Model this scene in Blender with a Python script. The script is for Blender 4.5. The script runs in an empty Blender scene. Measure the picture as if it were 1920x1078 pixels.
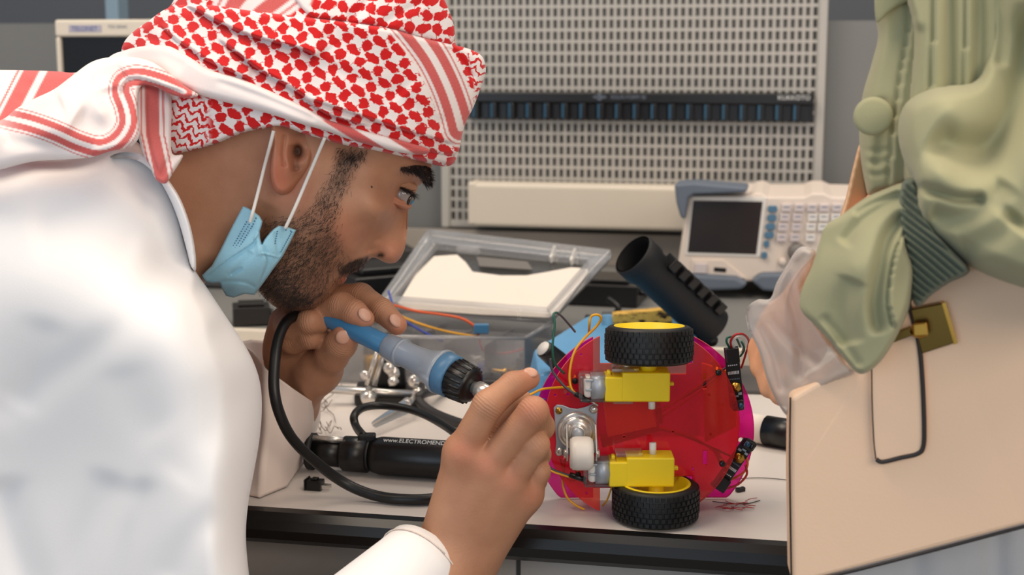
import bpy, bmesh, math, random
import numpy as np
from mathutils import Vector, Matrix

random.seed(7); rng = np.random.default_rng(7)
S = bpy.context.scene
COL = S.collection
PI = math.pi

# ------------------------------------------------------------------ camera
CAMZ = 1.15
PITCH = math.radians(9.6)
FPX = 1920 * 50 / 36
cam_data = bpy.data.cameras.new('camera')
cam_data.lens = 50; cam_data.sensor_width = 36; cam_data.sensor_fit = 'HORIZONTAL'
cam_data.clip_start = 0.05; cam_data.clip_end = 50
cam_data.dof.use_dof = True
cam_data.dof.focus_distance = 1.06
cam_data.dof.aperture_fstop = 8.5
cam = bpy.data.objects.new('camera', cam_data)
COL.objects.link(cam)
cam.location = (0, 0, CAMZ)
cam.rotation_euler = (PI / 2 - PITCH, 0, 0)
S.camera = cam

# ------------------------------------------------------------------ world, lights, exposure
S.view_settings.view_transform = 'Standard'
S.view_settings.look = 'None'
S.view_settings.gamma = 1.0
S.view_settings.use_curve_mapping = False
S.view_settings.exposure = 0.13
S.cycles.transparent_max_bounces = 48
W = bpy.data.worlds.new('world'); S.world = W; W.use_nodes = True
W.node_tree.nodes['Background'].inputs[0].default_value = (0.80, 0.88, 1.0, 1)
W.node_tree.nodes['Background'].inputs[1].default_value = 0.42

def area(name, loc, target, size, power, color, sy=None):
    l = bpy.data.lights.new(name, 'AREA'); l.energy = power; l.color = color
    l.shape = 'RECTANGLE'; l.size = size; l.size_y = sy or size
    o = bpy.data.objects.new(name, l); COL.objects.link(o)
    o.location = loc
    d = Vector(target) - Vector(loc)
    o.rotation_euler = d.to_track_quat('-Z', 'Y').to_euler()
    return o
area('ceiling_lamp_light', (-0.9, 0.9, 2.85), (-0.2, 1.1, 0.8), 1.1, 30, (1.0, 0.84, 0.66), 1.1)
area('ceiling_lamp_light', (1.0, 0.2, 2.85), (0.4, 0.9, 0.9), 1.0, 15, (1.0, 0.82, 0.62), 1.0)
area('window_light', (-1.6, -2.2, 1.3), (-0.3, 1.0, 0.9), 1.8, 20, (0.66, 0.84, 1.0), 1.5)
area('room_light', (1.3, -1.6, 2.0), (0.2, 1.0, 0.95), 1.6, 30, (1.0, 0.86, 0.72), 1.2)
area('ceiling_lamp_light', (0.5, 2.0, 2.85), (0.3, 1.8, 0.8), 1.0, 13, (1.0, 0.86, 0.70), 0.6)

# ------------------------------------------------------------------ pixel <-> place
cp, sp = math.cos(PITCH), math.sin(PITCH)
def ray(px, py):
    x = (px - 960) / FPX; y = (539 - py) / FPX
    return Vector((x, cp + y * sp, -sp + y * cp))
def P(px, py, Y):
    d = ray(px, py); return Vector((0, 0, CAMZ)) + d * (Y / d.y)
def PZ(px, py, z):
    d = ray(px, py); return Vector((0, 0, CAMZ)) + d * ((z - CAMZ) / d.z)
TH = math.atan(0.2); cT, sT = math.cos(TH), math.sin(TH)
def BW(u, v, z): return Vector((u * cT + v * sT, -u * sT + v * cT, z))
def PB(px, py, v):           # meets the upright plane at bench depth v
    d = ray(px, py); t = v / (d.x * sT + d.y * cT)
    return Vector((0, 0, CAMZ)) + d * t
def toB(p): return (p.x * cT - p.y * sT, p.x * sT + p.y * cT, p.z)
def PB_uz(px, py, v):
    a = toB(PB(px, py, v)); return a[0], a[2]
BM = Matrix(((cT, sT, 0, 0), (-sT, cT, 0, 0), (0, 0, 1, 0), (0, 0, 0, 1)))   # bench frame (u, v, z) to world
TZ = 0.80                    # height of the worktop

# ------------------------------------------------------------------ materials
def hexc(r, g, b):           # sRGB 0-255 to linear
    f = lambda c: ((c / 255 + 0.055) / 1.055) ** 2.4 if c / 255 > 0.04045 else c / 255 / 12.92
    return (f(r), f(g), f(b), 1)
def mat(name, rgb, rough=0.5, metal=0.0, noise=0.06, nscale=30.0, bump=0.0, bscale=200.0, spec=0.5, coat=0.0, sheen=0.0, sss=0.0, sub=(1, .3, .15)):
    m = bpy.data.materials.new(name); m.use_nodes = True
    nt = m.node_tree; b = nt.nodes['Principled BSDF']
    c = hexc(*rgb)
    b.inputs['Roughness'].default_value = rough; b.inputs['Metallic'].default_value = metal
    b.inputs['Specular IOR Level'].default_value = spec
    b.inputs['Coat Weight'].default_value = coat
    b.inputs['Sheen Weight'].default_value = sheen
    if sss:
        b.inputs['Subsurface Weight'].default_value = sss
        b.inputs['Subsurface Radius'].default_value = sub
        b.inputs['Subsurface Scale'].default_value = 0.004
    tc = nt.nodes.new('ShaderNodeTexCoord')
    n = nt.nodes.new('ShaderNodeTexNoise'); n.inputs['Scale'].default_value = nscale; n.inputs['Detail'].default_value = 4
    nt.links.new(tc.outputs['Object'], n.inputs['Vector'])
    mx = nt.nodes.new('ShaderNodeMix'); mx.data_type = 'RGBA'
    mx.inputs[6].default_value = tuple(v * (1 - noise) for v in c[:3]) + (1,)
    mx.inputs[7].default_value = tuple(min(1, v * (1 + noise)) for v in c[:3]) + (1,)
    nt.links.new(n.outputs['Fac'], mx.inputs[0])
    nt.links.new(mx.outputs[2], b.inputs['Base Color'])
    if bump:
        n2 = nt.nodes.new('ShaderNodeTexNoise'); n2.inputs['Scale'].default_value = bscale; n2.inputs['Detail'].default_value = 3
        nt.links.new(tc.outputs['Object'], n2.inputs['Vector'])
        bp = nt.nodes.new('ShaderNodeBump'); bp.inputs['Strength'].default_value = bump; bp.inputs['Distance'].default_value = 0.001
        nt.links.new(n2.outputs['Fac'], bp.inputs['Height']); nt.links.new(bp.outputs[0], b.inputs['Normal'])
    return m
def clearmat(name, tint, body, amount, rough=0.15, gloss=0.10, back=0.4):
    """thin see-through plastic: tinted transparency + a milky share + a glossy skin"""
    m = bpy.data.materials.new(name); m.use_nodes = True
    nt = m.node_tree; N = nt.nodes; L = nt.links
    for n in list(N): N.remove(n)
    out = N.new('ShaderNodeOutputMaterial')
    tr = N.new('ShaderNodeBsdfTransparent'); tr.inputs[0].default_value = tint
    df = N.new('ShaderNodeBsdfDiffuse'); df.inputs[0].default_value = body
    tl = N.new('ShaderNodeBsdfTranslucent'); tl.inputs[0].default_value = body
    md = N.new('ShaderNodeMixShader'); md.inputs[0].default_value = back
    L.new(df.outputs[0], md.inputs[1]); L.new(tl.outputs[0], md.inputs[2])
    m1 = N.new('ShaderNodeMixShader')
    tc = N.new('ShaderNodeTexCoord'); nz = N.new('ShaderNodeTexNoise'); nz.inputs['Scale'].default_value = 40
    L.new(tc.outputs['Object'], nz.inputs['Vector'])
    mr = N.new('ShaderNodeMapRange'); mr.inputs['To Min'].default_value = amount * 0.85; mr.inputs['To Max'].default_value = min(1, amount * 1.15)
    L.new(nz.outputs['Fac'], mr.inputs[0]); L.new(mr.outputs[0], m1.inputs[0])
    L.new(tr.outputs[0], m1.inputs[1]); L.new(md.outputs[0], m1.inputs[2])
    gl = N.new('ShaderNodeBsdfGlossy'); gl.inputs['Roughness'].default_value = rough
    fr = N.new('ShaderNodeFresnel'); fr.inputs[0].default_value = 1.45
    ad = N.new('ShaderNodeMath'); ad.operation = 'MULTIPLY_ADD'; ad.inputs[1].default_value = 0.9; ad.inputs[2].default_value = gloss * 0.25
    L.new(fr.outputs[0], ad.inputs[0])
    m2 = N.new('ShaderNodeMixShader'); L.new(ad.outputs[0], m2.inputs[0])
    L.new(m1.outputs[0], m2.inputs[1]); L.new(gl.outputs[0], m2.inputs[2])
    L.new(m2.outputs[0], out.inputs[0])
    return m

M = {}
M['wall'] = mat('wall_paint', (88, 92, 98), 0.7, noise=0.05, nscale=3)
M['panel'] = mat('grey_back_panel', (118, 118, 116), 0.55, noise=0.05, nscale=4)
M['floor'] = mat('floor_vinyl', (120, 118, 114), 0.6, noise=0.1)
M['cream'] = mat('cream_steel', (178, 174, 167), 0.45, noise=0.02, bump=0.05)
M['duct'] = mat('white_duct_plastic', (214, 204, 188), 0.5, noise=0.02)
M['top'] = mat('white_laminate', (214, 206, 200), 0.38, noise=0.04, nscale=12, bump=0.03, bscale=60)
M['edge'] = mat('black_edging', (16, 15, 15), 0.28, noise=0.2)
M['greymetal'] = mat('grey_powder_coat', (112, 108, 104), 0.5, noise=0.05)
M['dark'] = mat('dark_grey', (46, 44, 44), 0.5, noise=0.2)
M['black'] = mat('black_plastic', (15, 14, 15), 0.35, noise=0.25, bump=0.08)
M['rubber'] = mat('black_rubber', (14, 14, 15), 0.55, noise=0.3, bump=0.2)
M['cable'] = mat('black_cable', (13, 13, 14), 0.42, noise=0.3)
M['blueslot'] = mat('blue_slot', (40, 84, 112), 0.5)
M['steel'] = mat('polished_steel', (218, 214, 208), 0.25, metal=.75, noise=0.08)
M['zinc'] = mat('zinc_plate', (172, 178, 186), 0.42, metal=0.45, noise=0.12, nscale=60, bump=0.1)
M['brass'] = mat('brass', (196, 150, 70), 0.28, metal=1)
M['gold'] = mat('aged_gold_plate', (120, 95, 48), 0.25, metal=1)
M['white'] = mat('white_plastic', (226, 222, 216), 0.45, noise=0.03)
M['nylon'] = mat('white_nylon', (226, 220, 212), 0.4, noise=0.04, sss=0.2, sub=(1, 1, 1))
M['yellow'] = mat('yellow_plastic', (238, 206, 22), 0.42, noise=0.05, sss=0.05)
M['blue'] = mat('blue_plastic', (92, 156, 204), 0.4, noise=0.05)
M['handle_blue'] = mat('blue_handle_plastic', (60, 118, 160), 0.35, noise=0.06)
M['ring_blue'] = mat('blue_grey_ring', (70, 112, 146), 0.4, noise=0.08)
M['screen'] = mat('dark_screen', (44, 38, 36), 0.22, noise=0.15)
M['blackscreen'] = mat('black_screen', (16, 16, 18), 0.25)
M['gen'] = mat('instrument_cream', (222, 208, 196), 0.5, noise=0.02)
M['bumper'] = mat('blue_grey_bumper', (98, 108, 122), 0.55, noise=0.05)
M['key_blue'] = mat('blue_key', (78, 118, 146), 0.45)
M['key'] = mat('pale_key', (206, 196, 196), 0.5)
M['keyline'] = mat('key_print', (128, 134, 152), 0.6)
M['text'] = mat('white_print', (214, 214, 212), 0.6)
M['textgrey'] = mat('grey_print', (110, 120, 136), 0.6)
M['textblue'] = mat('blue_print', (70, 86, 150), 0.6)
M['label'] = mat('grey_label', (168, 164, 176), 0.6)
M['clear'] = clearmat('clear_plastic', (0.985, 0.985, 0.99, 1), (0.95, 0.96, 0.98, 1), 0.11)
M['clearedge'] = clearmat('clear_plastic_rim', (0.98, 0.98, 0.99, 1), (0.92, 0.93, 0.95, 1), 0.26)
M['clear2'] = clearmat('clear_thin_plastic', (0.99, 0.99, 0.99, 1), (0.8, 0.8, 0.8, 1), 0.04)
M['frost'] = clearmat('frosted_silicone', (0.75, 0.82, 0.9, 1), (0.60, 0.66, 0.74, 1), 0.62, 0.3)
M['near_plate'] = clearmat('red_orange_acrylic', (1.0, 0.54, 0.40, 1), hexc(255, 38, 46), 0.30, 0.08, 0.1, 0.12)
M['rear_plate'] = clearmat('magenta_acrylic', (1.0, 0.16, 0.70, 1), hexc(255, 16, 150), 0.36, 0.08, 0.1, 0.15)
M['plate_edge'] = mat('orange_edge_glow_tint', (255, 78, 60), 0.3, noise=0.04)  # no emission: the glow of the acrylic edge is put into this colour
M['paper'] = mat('white_paper', (228, 219, 208), 0.7, noise=0.02)
M['red_wire'] = mat('red_wire', (176, 30, 30), 0.45)
M['orange_wire'] = mat('orange_wire', (222, 92, 40), 0.45)
M['yellow_wire'] = mat('yellow_wire', (222, 160, 24), 0.45)
M['green_wire'] = mat('green_wire', (22, 92, 74), 0.45)
M['grey_wire'] = mat('grey_wire', (70, 68, 76), 0.45)
M['blue_wire'] = mat('blue_wire', (42, 66, 170), 0.45)
M['white_wire'] = mat('white_wire', (214, 208, 200), 0.45)
M['copper'] = mat('bare_wire', (120, 100, 90), 0.4, metal=0.6)
M['pcb'] = mat('black_circuit_board', (20, 19, 21), 0.35, noise=0.15)
M['chip'] = mat('component_blue', (20, 60, 90), 0.3)
M['sponge'] = mat('yellow_sponge', (222, 178, 84), 0.9, noise=0.2, nscale=300, bump=0.8, bscale=700)

# ------------------------------------------------------------------ mesh building
class MB:
    def __init__(s, frame=None):
        s.v = []; s.f = []; s.fr = frame; s.sm = []
    def add(s, vs, fs, smooth=False):
        o = len(s.v)
        for p in vs:
            p = Vector(p)
            s.v.append(s.fr @ p if s.fr is not None else p)
        for f in fs:
            s.f.append([i + o for i in f]); s.sm.append(smooth)
        return s
    def hexa(s, c):     # 8 corners: bottom ring (ccw from above) then top ring
        return s.add(c, [(3, 2, 1, 0), (4, 5, 6, 7), (0, 1, 5, 4), (1, 2, 6, 5), (2, 3, 7, 6), (3, 0, 4, 7)])
    def box(s, x0, x1, y0, y1, z0, z1):
        return s.hexa([(x0, y0, z0), (x1, y0, z0), (x1, y1, z0), (x0, y1, z0), (x0, y0, z1), (x1, y0, z1), (x1, y1, z1), (x0, y1, z1)])
    def prism(s, poly, d):     # polygon of 3D points swept by vector d
        d = Vector(d); n = len(poly); a = [Vector(p) for p in poly]; b = [p + d for p in a]
        return s.add(a + b, [tuple(range(n))[::-1], tuple(range(n, 2 * n))] + [(i, (i + 1) % n, n + (i + 1) % n, n + i) for i in range(n)])
    def lathe(s, p0, p1, prof, n=24, smooth=True, caps=True):   # prof: (t along 0..1, radius)
        p0 = Vector(p0); p1 = Vector(p1); ax = (p1 - p0); a = ax.normalized()
        u = a.orthogonal().normalized(); w = a.cross(u)
        vs = []; fs = []
        for t, r in prof:
            c = p0 + ax * t
            for k in range(n):
                q = 2 * PI * k / n; vs.append(c + u * (r * math.cos(q)) + w * (r * math.sin(q)))
        m = len(prof)
        for j in range(m - 1):
            for k in range(n):
                k2 = (k + 1) % n
                fs.append((j * n + k, j * n + k2, (j + 1) * n + k2, (j + 1) * n + k))
        if caps:
            fs.append(tuple(range(n))[::-1]); fs.append(tuple(range((m - 1) * n, m * n)))
        return s.add(vs, fs, smooth)
    def cyl(s, p0, p1, r, n=20, r1=None):
        return s.lathe(p0, p1, [(0, r), (1, r1 if r1 is not None else r)], n, smooth=True)
    def tube(s, pts, r, n=8, res=6, spline=True, rr=None):
        pts = [Vector(p) for p in pts]
        if spline and len(pts) > 2: pts = catmull(pts, res)
        m = len(pts); vs = []; fs = []
        up = None
        for i, p in enumerate(pts):
            t = (pts[min(i + 1, m - 1)] - pts[max(i - 1, 0)]).normalized()
            if up is None: up = t.orthogonal().normalized()
            up = (up - t * up.dot(t)).normalized(); w = t.cross(up)
            rad = r if rr is None else r * np.interp(i / (m - 1), [a for a, b in rr], [b for a, b in rr])
            for k in range(n):
                q = 2 * PI * k / n; vs.append(p + up * (rad * math.cos(q)) + w * (rad * math.sin(q)))
        for j in range(m - 1):
            for k in range(n):
                k2 = (k + 1) % n; fs.append((j * n + k, j * n + k2, (j + 1) * n + k2, (j + 1) * n + k))
        fs.append(tuple(range(n))[::-1]); fs.append(tuple(range((m - 1) * n, m * n)))
        return s.add(vs, fs, True)
    def ball(s, c, r, n=14, sc=(1, 1, 1)):
        c = Vector(c); vs = []; fs = []; m = n // 2
        for j in range(m + 1):
            a = PI * j / m
            for k in range(n):
                q = 2 * PI * k / n
                vs.append(c + Vector((r * sc[0] * math.sin(a) * math.cos(q), r * sc[1] * math.sin(a) * math.sin(q), r * sc[2] * math.cos(a))))
        for j in range(m):
            for k in range(n):
                k2 = (k + 1) % n; fs.append((j * n + k, (j + 1) * n + k, (j + 1) * n + k2, j * n + k2))
        return s.add(vs, fs, True)
    def build(s, name, m, parent=None, bevel=0, seg=2):
        off = wloc(parent) if parent else Vector((0, 0, 0))
        me = bpy.data.meshes.new(name)
        me.from_pydata([tuple(p - off) for p in s.v], [], s.f)
        me.polygons.foreach_set('use_smooth', s.sm)
        me.validate(); me.update()
        bm = bmesh.new(); bm.from_mesh(me)
        if len(bm.verts) < 60000: bmesh.ops.recalc_face_normals(bm, faces=bm.faces)
        bm.to_mesh(me); bm.free()
        if m is not None: me.materials.append(m)
        o = bpy.data.objects.new(name, me); COL.objects.link(o)
        if parent: o.parent = parent
        if bevel:
            b = o.modifiers.new('bevel', 'BEVEL'); b.width = bevel; b.segments = seg; b.limit_method = 'ANGLE'; b.angle_limit = 0.6
            b.harden_normals = False
        return o
def wloc(o):
    p = Vector((0, 0, 0))
    while o: p += o.location; o = o.parent
    return p
def catmull(pts, res=6, closed=False):
    out = []; n = len(pts)
    rngi = range(n) if closed else range(n - 1)
    for i in rngi:
        if closed: a, b, c, d = pts[(i - 1) % n], pts[i], pts[(i + 1) % n], pts[(i + 2) % n]
        else: a, b, c, d = pts[max(i - 1, 0)], pts[i], pts[i + 1], pts[min(i + 2, n - 1)]
        for k in range(res):
            t = k / res
            out.append(0.5 * ((2 * b) + (c - a) * t + (2 * a - 5 * b + 4 * c - d) * t * t + (3 * b - a - 3 * c + d) * t ** 3))
    if not closed: out.append(pts[-1])
    return out
def thing(name, label, cat, loc=(0, 0, 0), group=None):
    o = bpy.data.objects.new(name, None); COL.objects.link(o); o.location = loc; o.empty_display_size = 0.02
    return tag(o, label, cat, group)
def tag(o, label=None, cat=None, group=None, kind=None):
    if label: o['label'] = label
    if cat: o['category'] = cat
    if group: o['group'] = group
    if kind: o['kind'] = kind
    return o
def struct(o): o['kind'] = 'structure'; return o
def text(s, size, mtx, m, parent, name='lettering', extrude=0.0001):
    c = bpy.data.curves.new(name, 'FONT'); c.body = s; c.size = size; c.extrude = extrude; c.align_x = 'LEFT'
    c.materials.append(m)
    t = bpy.data.objects.new(name, c); COL.objects.link(t)
    me = bpy.data.meshes.new_from_object(t.evaluated_get(bpy.context.evaluated_depsgraph_get()))
    bpy.data.objects.remove(t)
    me.name = name
    if not me.materials: me.materials.append(m)
    o = bpy.data.objects.new(name, me); COL.objects.link(o)
    o.parent = parent
    o.matrix_local = Matrix.Translation(-wloc(parent)) @ mtx
    return o
def frame_mtx(o, x, y):      # columns: x axis, y axis, normal
    x = Vector(x).normalized(); y = (Vector(y) - x * Vector(y).dot(x)).normalized(); z = x.cross(y)
    m = Matrix((x, y, z)).transposed().to_4x4(); m.translation = o; return m
# ================================================================== setting
v_wall = 2.157
struct(MB(BM).box(-4.6, 4.6, 3.0, 3.1, 0, 3.2).build('wall_back', M['wall']))
struct(MB().box(-5, 5, -3.0, 5.0, -0.05, 0).build('floor', M['floor']))

# ---- bench
bench = thing('workbench', 'long white-topped workbench with black rounded front edge and grey back panel', 'workbench', BW(0, 1.3, 0))
vf = 0.9836
def bpart(name, m, u0, u1, v0, v1, z0, z1, bevel=0, parent=bench):
    return MB(BM).box(u0, u1, v0, v1, z0, z1).build(name, m, parent, bevel)
v_white = toB(PZ(1410, 735, TZ))[1]
v_step = toB(PZ(490, 641, TZ + 0.008))[1]
UL, UR = -1.5, 0.75
bpart('worktop', M['top'], UL, UR, vf + 0.012, v_white, TZ - 0.026, TZ)
prof = [(vf + 0.012, TZ + 0.0004), (vf + 0.005, TZ - 0.0008), (vf, TZ - 0.006), (vf - 0.003, TZ - 0.013), (vf, TZ - 0.021), (vf + 0.006, TZ - 0.026), (vf + 0.012, TZ - 0.0265)]
MB(BM).prism([(UL, a, b) for a, b in prof], (UR - UL, 0, 0)).build('edge_strip', M['edge'], bench)
bpart('rear_tray', mat('pale_laminate', (196, 189, 182), .45), UL, UR, v_white, v_step, TZ - 0.026, TZ - 0.001)
bpart('shelf', M['duct'], UL, UR, v_step, v_step + 0.012, TZ - 0.004, TZ + 0.022, 0.002)
bpart('shelf_top', M['panel'], UL, UR, v_step + 0.012, v_wall + 0.01, TZ + 0.004, TZ + 0.022)
bpart('drawer_front', mat('grey_drawer', (150, 146, 142), .5), UL, UR - 0.02, vf + 0.035, vf + 0.055, 0.12, TZ - 0.028)
for u in np.arange(-1.2, UR, 0.5):
    bpart('seam', M['dark'], u, u + 0.003, vf + 0.034, vf + 0.04, 0.12, TZ - 0.034)
for u in (UL, UR - 0.05):
    bpart('leg', M['greymetal'], u, u + 0.05, v_wall - 0.1, v_wall - 0.05, 0, TZ - 0.026)
    bpart('leg', M['greymetal'], u, u + 0.05, vf + 0.06, vf + 0.11, 0, TZ - 0.026)
ztop = PB_uz(60, 44, v_wall + 0.03)[1]
bpart('back_panel', M['panel'], UL, UR + 1.0, v_wall + 0.03, v_wall + 0.045, TZ - 0.1, ztop)
bpart('upstand', mat('warm_grey_panel', (158, 150, 140), .55), UL, UR, v_wall - 0.02, v_wall - 0.005, TZ + 0.022, PB_uz(835, 428, v_wall)[1])
# ---- pegboard
peg = thing('pegboard', 'cream steel pegboard with rows of oblong slots behind the bench', 'pegboard', BW(0, v_wall, PB_uz(960, 428, v_wall)[1]))
uL = PB_uz(828, 300, v_wall)[0]; uLi = PB_uz(843, 300, v_wall)[0]
uR = PB_uz(1546, 200, v_wall)[0]; uRi = PB_uz(1530, 200, v_wall)[0]
zb = PB_uz(835, 425, v_wall)[1]
z_up = PB_uz(900, -90, v_wall)[1]
NC = 52
cw = (uRi - uLi) / NC; ch = cw * 1.62
sheet = MB(BM)
zr0 = PB_uz(850, 414, v_wall)[1]
nr = int((z_up - zr0) / ch)
hx, hz = cw * 0.29, ch * 0.36
for i in range(NC):
    for j in range(nr):
        x0 = uLi + i * cw; z0 = zr0 + j * ch; x1 = x0 + cw; z1 = z0 + ch
        xc = (x0 + x1) / 2; zc = (z0 + z1) / 2
        o = [(x0, z0), (x1, z0), (x1, z1), (x0, z1)]; q = [(xc - hx, zc - hz), (xc + hx, zc - hz), (xc + hx, zc + hz), (xc - hx, zc + hz)]
        vs = [(a, v_wall, b) for a, b in o] + [(a, v_wall, b) for a, b in q] + [(a, v_wall + 0.0015, b) for a, b in q]
        fs = []
        for k in range(4):
            k2 = (k + 1) % 4
            fs += [(k, k2, 4 + k2, 4 + k), (4 + k, 4 + k2, 8 + k2, 8 + k)]
        sheet.add(vs, fs)
so = sheet.build('perforated_sheet', M['cream'], peg)
ft = v_wall - 0.004
MB(BM).box(uL, uLi, ft, v_wall + 0.028, zb, z_up).build('frame', M['cream'], peg, 0.0015)
MB(BM).box(uRi, uR, ft, v_wall + 0.028, zb, z_up).build('frame', M['cream'], peg, 0.0015)
MB(BM).box(uLi, uRi, ft + 0.003, v_wall + 0.028, zb, zr0).build('frame', M['cream'], peg, 0.0015)
MB(BM).box(uLi, uRi, v_wall + 0.018, v_wall + 0.022, zb, z_up).build('backing', M['panel'], peg)
# left upright of the next bay
u0 = PB_uz(202, 10, v_wall)[0]; u1 = PB_uz(226, 10, v_wall)[0]
zq = PB_uz(210, 40, v_wall)[1]
po = MB(BM).box(u0, u1, v_wall - 0.01, v_wall + 0.028, PB_uz(835, 426, v_wall)[1] + .001, z_up + 0.1).build('upright_post', mat('pale_blue_paint', (128, 150, 166), 0.4), None, 0.002)
tag(po, 'pale blue-grey upright post behind the monitor at the left', 'post')
# ---- tool rail
vr = v_wall - 0.004
ra = PB_uz(880, 172, vr); rb = PB_uz(1526, 172, vr); rlow = PB_uz(1200, 193, vr)[1]; rbot = PB_uz(1200, 225, vr)[1]
rail = thing('tool_rail', 'black tool holder rail with clip sockets mounted across the pegboard', 'tool rail', BW(ra[0], vr, ra[1]))
zt = PB_uz(1200, 172.5, vr)[1]
MB(BM).box(ra[0], rb[0], vr - 0.022, vr, rlow, zt).build('rail_bar', M['black'], rail, 0.002)
MB(BM).box(ra[0], rb[0], vr - 0.006, vr, rbot, rlow).build('back_strip', M['black'], rail)
n_s = 19; us = [PB_uz(1488 - k * 33.4, 210, vr - 0.02)[0] for k in range(n_s)]
for k, u in enumerate(us):
    b = MB(BM); w = 0.0145
    b.box(u + 0.003, u + 0.009, vr - 0.024, vr - 0.006, rbot + 0.002, rlow - 0.0005)
    b.box(u + 0.003, u + 0.009 + w, vr - 0.010, vr - 0.006, rbot, rlow - 0.0005)
    s_ = b.build('clip_socket', M['black'], rail, 0.001)
    MB(BM).box(u, u + 0.003, vr - 0.0235, vr - 0.006, rbot + 0.003, rlow - 0.001).build('slot_fin', M['blueslot'], s_)
p0 = PB(1112, 181, vr - 0.0235)
xb = BW(1, 0, 0); zb_ = Vector((0, 0, 1))
lg = MB()
for sc_, w_ in ((0.011, 0.0035), (0.007, 0.0055)):
    c = PB(1124, 182, vr - 0.0232 - 0.0002)
    lg.prism([c - xb * sc_, c - zb_ * w_, c + xb * sc_, c + zb_ * w_], BW(0, -0.0003, 0))
lg.build('logo', M['textgrey'], rail)
text('SOLIN FORM 30', 0.0075, frame_mtx(PB(1145, 185, vr - 0.0226), xb, zb_), M['textgrey'], rail)
text('KUKKOTO', 0.0095, frame_mtx(PB(1458, 187, vr - 0.0226), xb, zb_), M['text'], rail)
# ---- white duct
vd = v_wall - 0.055
a = PB_uz(876, 343, vd); b = PB_uz(876, 424, vd); c = PB_uz(1330, 400, vd)
d = thing('wall_duct', 'long cream plastic cable duct along the foot of the pegboard', 'duct', BW(a[0], vd, b[1]))
MB(BM).box(a[0], c[0], vd, v_wall - 0.003, b[1], a[1]).build('duct_body', M['duct'], d, 0.006, 3)
MB(BM).box(a[0], a[0] + 0.014, vd - 0.001, v_wall - 0.01, b[1] + 0.002, a[1] + 0.0015).build('end_cap', M['duct'], d, 0.004, 3)
# ---- monitor at the left
vm = 1.80
mon = thing('monitor', 'cream-framed instrument monitor with black screen at the far left', 'monitor', BW(*[PB_uz(300, 37, vm)[0], vm + 0.05, TZ + 0.022]))
q = [PB_uz(*t, vm) for t in ((101, 37), (560, 37))]
zt = q[0][1]; u0 = q[0][0]; u1 = u0 + 0.30; z0 = zt - 0.215
def mp(px, py): 
    t = PB_uz(px, py, vm); return t
ul = mp(113, 90)[0]; zs = mp(150, 69)[1]
fr = MB(BM)
fr.box(u0, u1, vm, vm + 0.05, zs, zt)
fr.box(u0, ul, vm, vm + 0.05, z0, zs); fr.box(u1 - 0.012, u1, vm, vm + 0.05, z0, zs); fr.box(ul, u1 - 0.012, vm, vm + 0.05, z0, z0 + 0.03)
fr.build('bezel', M['duct'], mon, 0.004, 3)
MB(BM).box(ul - .001, u1 - 0.011, vm + 0.006, vm + 0.045, z0 + 0.029, zs + 0.001).build('screen', M['blackscreen'], mon)
l0 = mp(129, 47); l1 = mp(191, 60)
MB(BM).box(l0[0], l1[0], vm - 0.0006, vm + 0.001, l1[1], l0[1]).build('brand_label', M['label'], mon)
text('TELONET', (l0[1] - l1[1]) * 0.95, frame_mtx(BW(l0[0] + 0.004, vm - 0.0008, l1[1] + 0.0015), xb, zb_), M['textblue'], mon)
text('TDS 2024C', 0.006, frame_mtx(PB(202, 53, vm - 0.0003), xb, zb_), M['textgrey'], mon)
MB(BM).box((u0 + u1) / 2 - 0.02, (u0 + u1) / 2 + 0.02, vm + 0.052, vm + 0.07, TZ + 0.03, z0 + 0.1).build('neck', M['dark'], mon)
MB(BM).box((u0 + u1) / 2 - 0.09, (u0 + u1) / 2 + 0.09, vm + 0.01, vm + 0.13, TZ + 0.0225, TZ + 0.031).build('base', M['dark'], mon, 0.003)

# ---- function generator
vg = 1.885
gz = TZ + 0.0225
gen = thing('function_generator', 'cream bench function generator with dark screen and blue soft keys', 'instrument', BW(*[PB_uz(1400, 520, vg)[0], vg + 0.1, gz]))
xg = [PB_uz(1268, 510, vg), PB_uz(1286, 364, vg)]
def G(px, py, dv=0.0): return PB(px, py, vg + dv)
back = BW(0, 0.18, 0)
body = [G(1268, 512), G(1290, 366), G(1404, 367), G(1415, 362), G(1428, 362), G(1440, 369), G(1508, 369), G(1522, 362), G(1545, 362), G(1560, 369), G(1690, 373), G(1700, 530), G(1262, 527)]
MB().prism(body, back).build('case', M['gen'], gen, 0.003)
def gpoly(name, pts, m, dv=-0.003, th=0.006, parent=gen, bevel=0.0008):
    return MB().prism([G(x, y, dv) for x, y in pts], BW(0, th, 0)).build(name, m, parent, bevel)
gpoly('screen_frame', [(1285, 478), (1297, 368), (1438, 370), (1425, 482)], M['white'], -0.0015, 0.004)
gpoly('screen', [(1289, 473), (1300, 376), (1430, 378), (1418, 477)], M['screen'], -0.0025, 0.004)
gpoly('bumper', [(1264, 346), (1300, 343), (1402, 352), (1400, 361), (1300, 365), (1290, 372), (1284, 412), (1276, 408), (1268, 380)], M['bumper'], -0.02, 0.06, bevel=0.003)
gpoly('bumper', [(1272, 512), (1290, 515), (1380, 520), (1402, 532), (1390, 543), (1330, 545), (1282, 538)], M['bumper'], -0.02, 0.06, bevel=0.004)
gpoly('bumper', [(1408, 527), (1425, 514), (1500, 513), (1690, 520), (1690, 548), (1500, 552), (1430, 545)], M['bumper'], -0.02, 0.06, bevel=0.004)
gpoly('port_panel', [(1297, 487), (1357, 488), (1398, 522), (1294, 518)], M['gen'], -0.003, 0.004)
gpoly('power_button', [(1303, 494), (1326, 495), (1324, 513), (1301, 512)], M['key'], -0.007, 0.008)
gpoly('port', [(1339, 501), (1362, 503), (1361, 511), (1338, 509)], M['black'], -0.004, 0.003)
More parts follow.
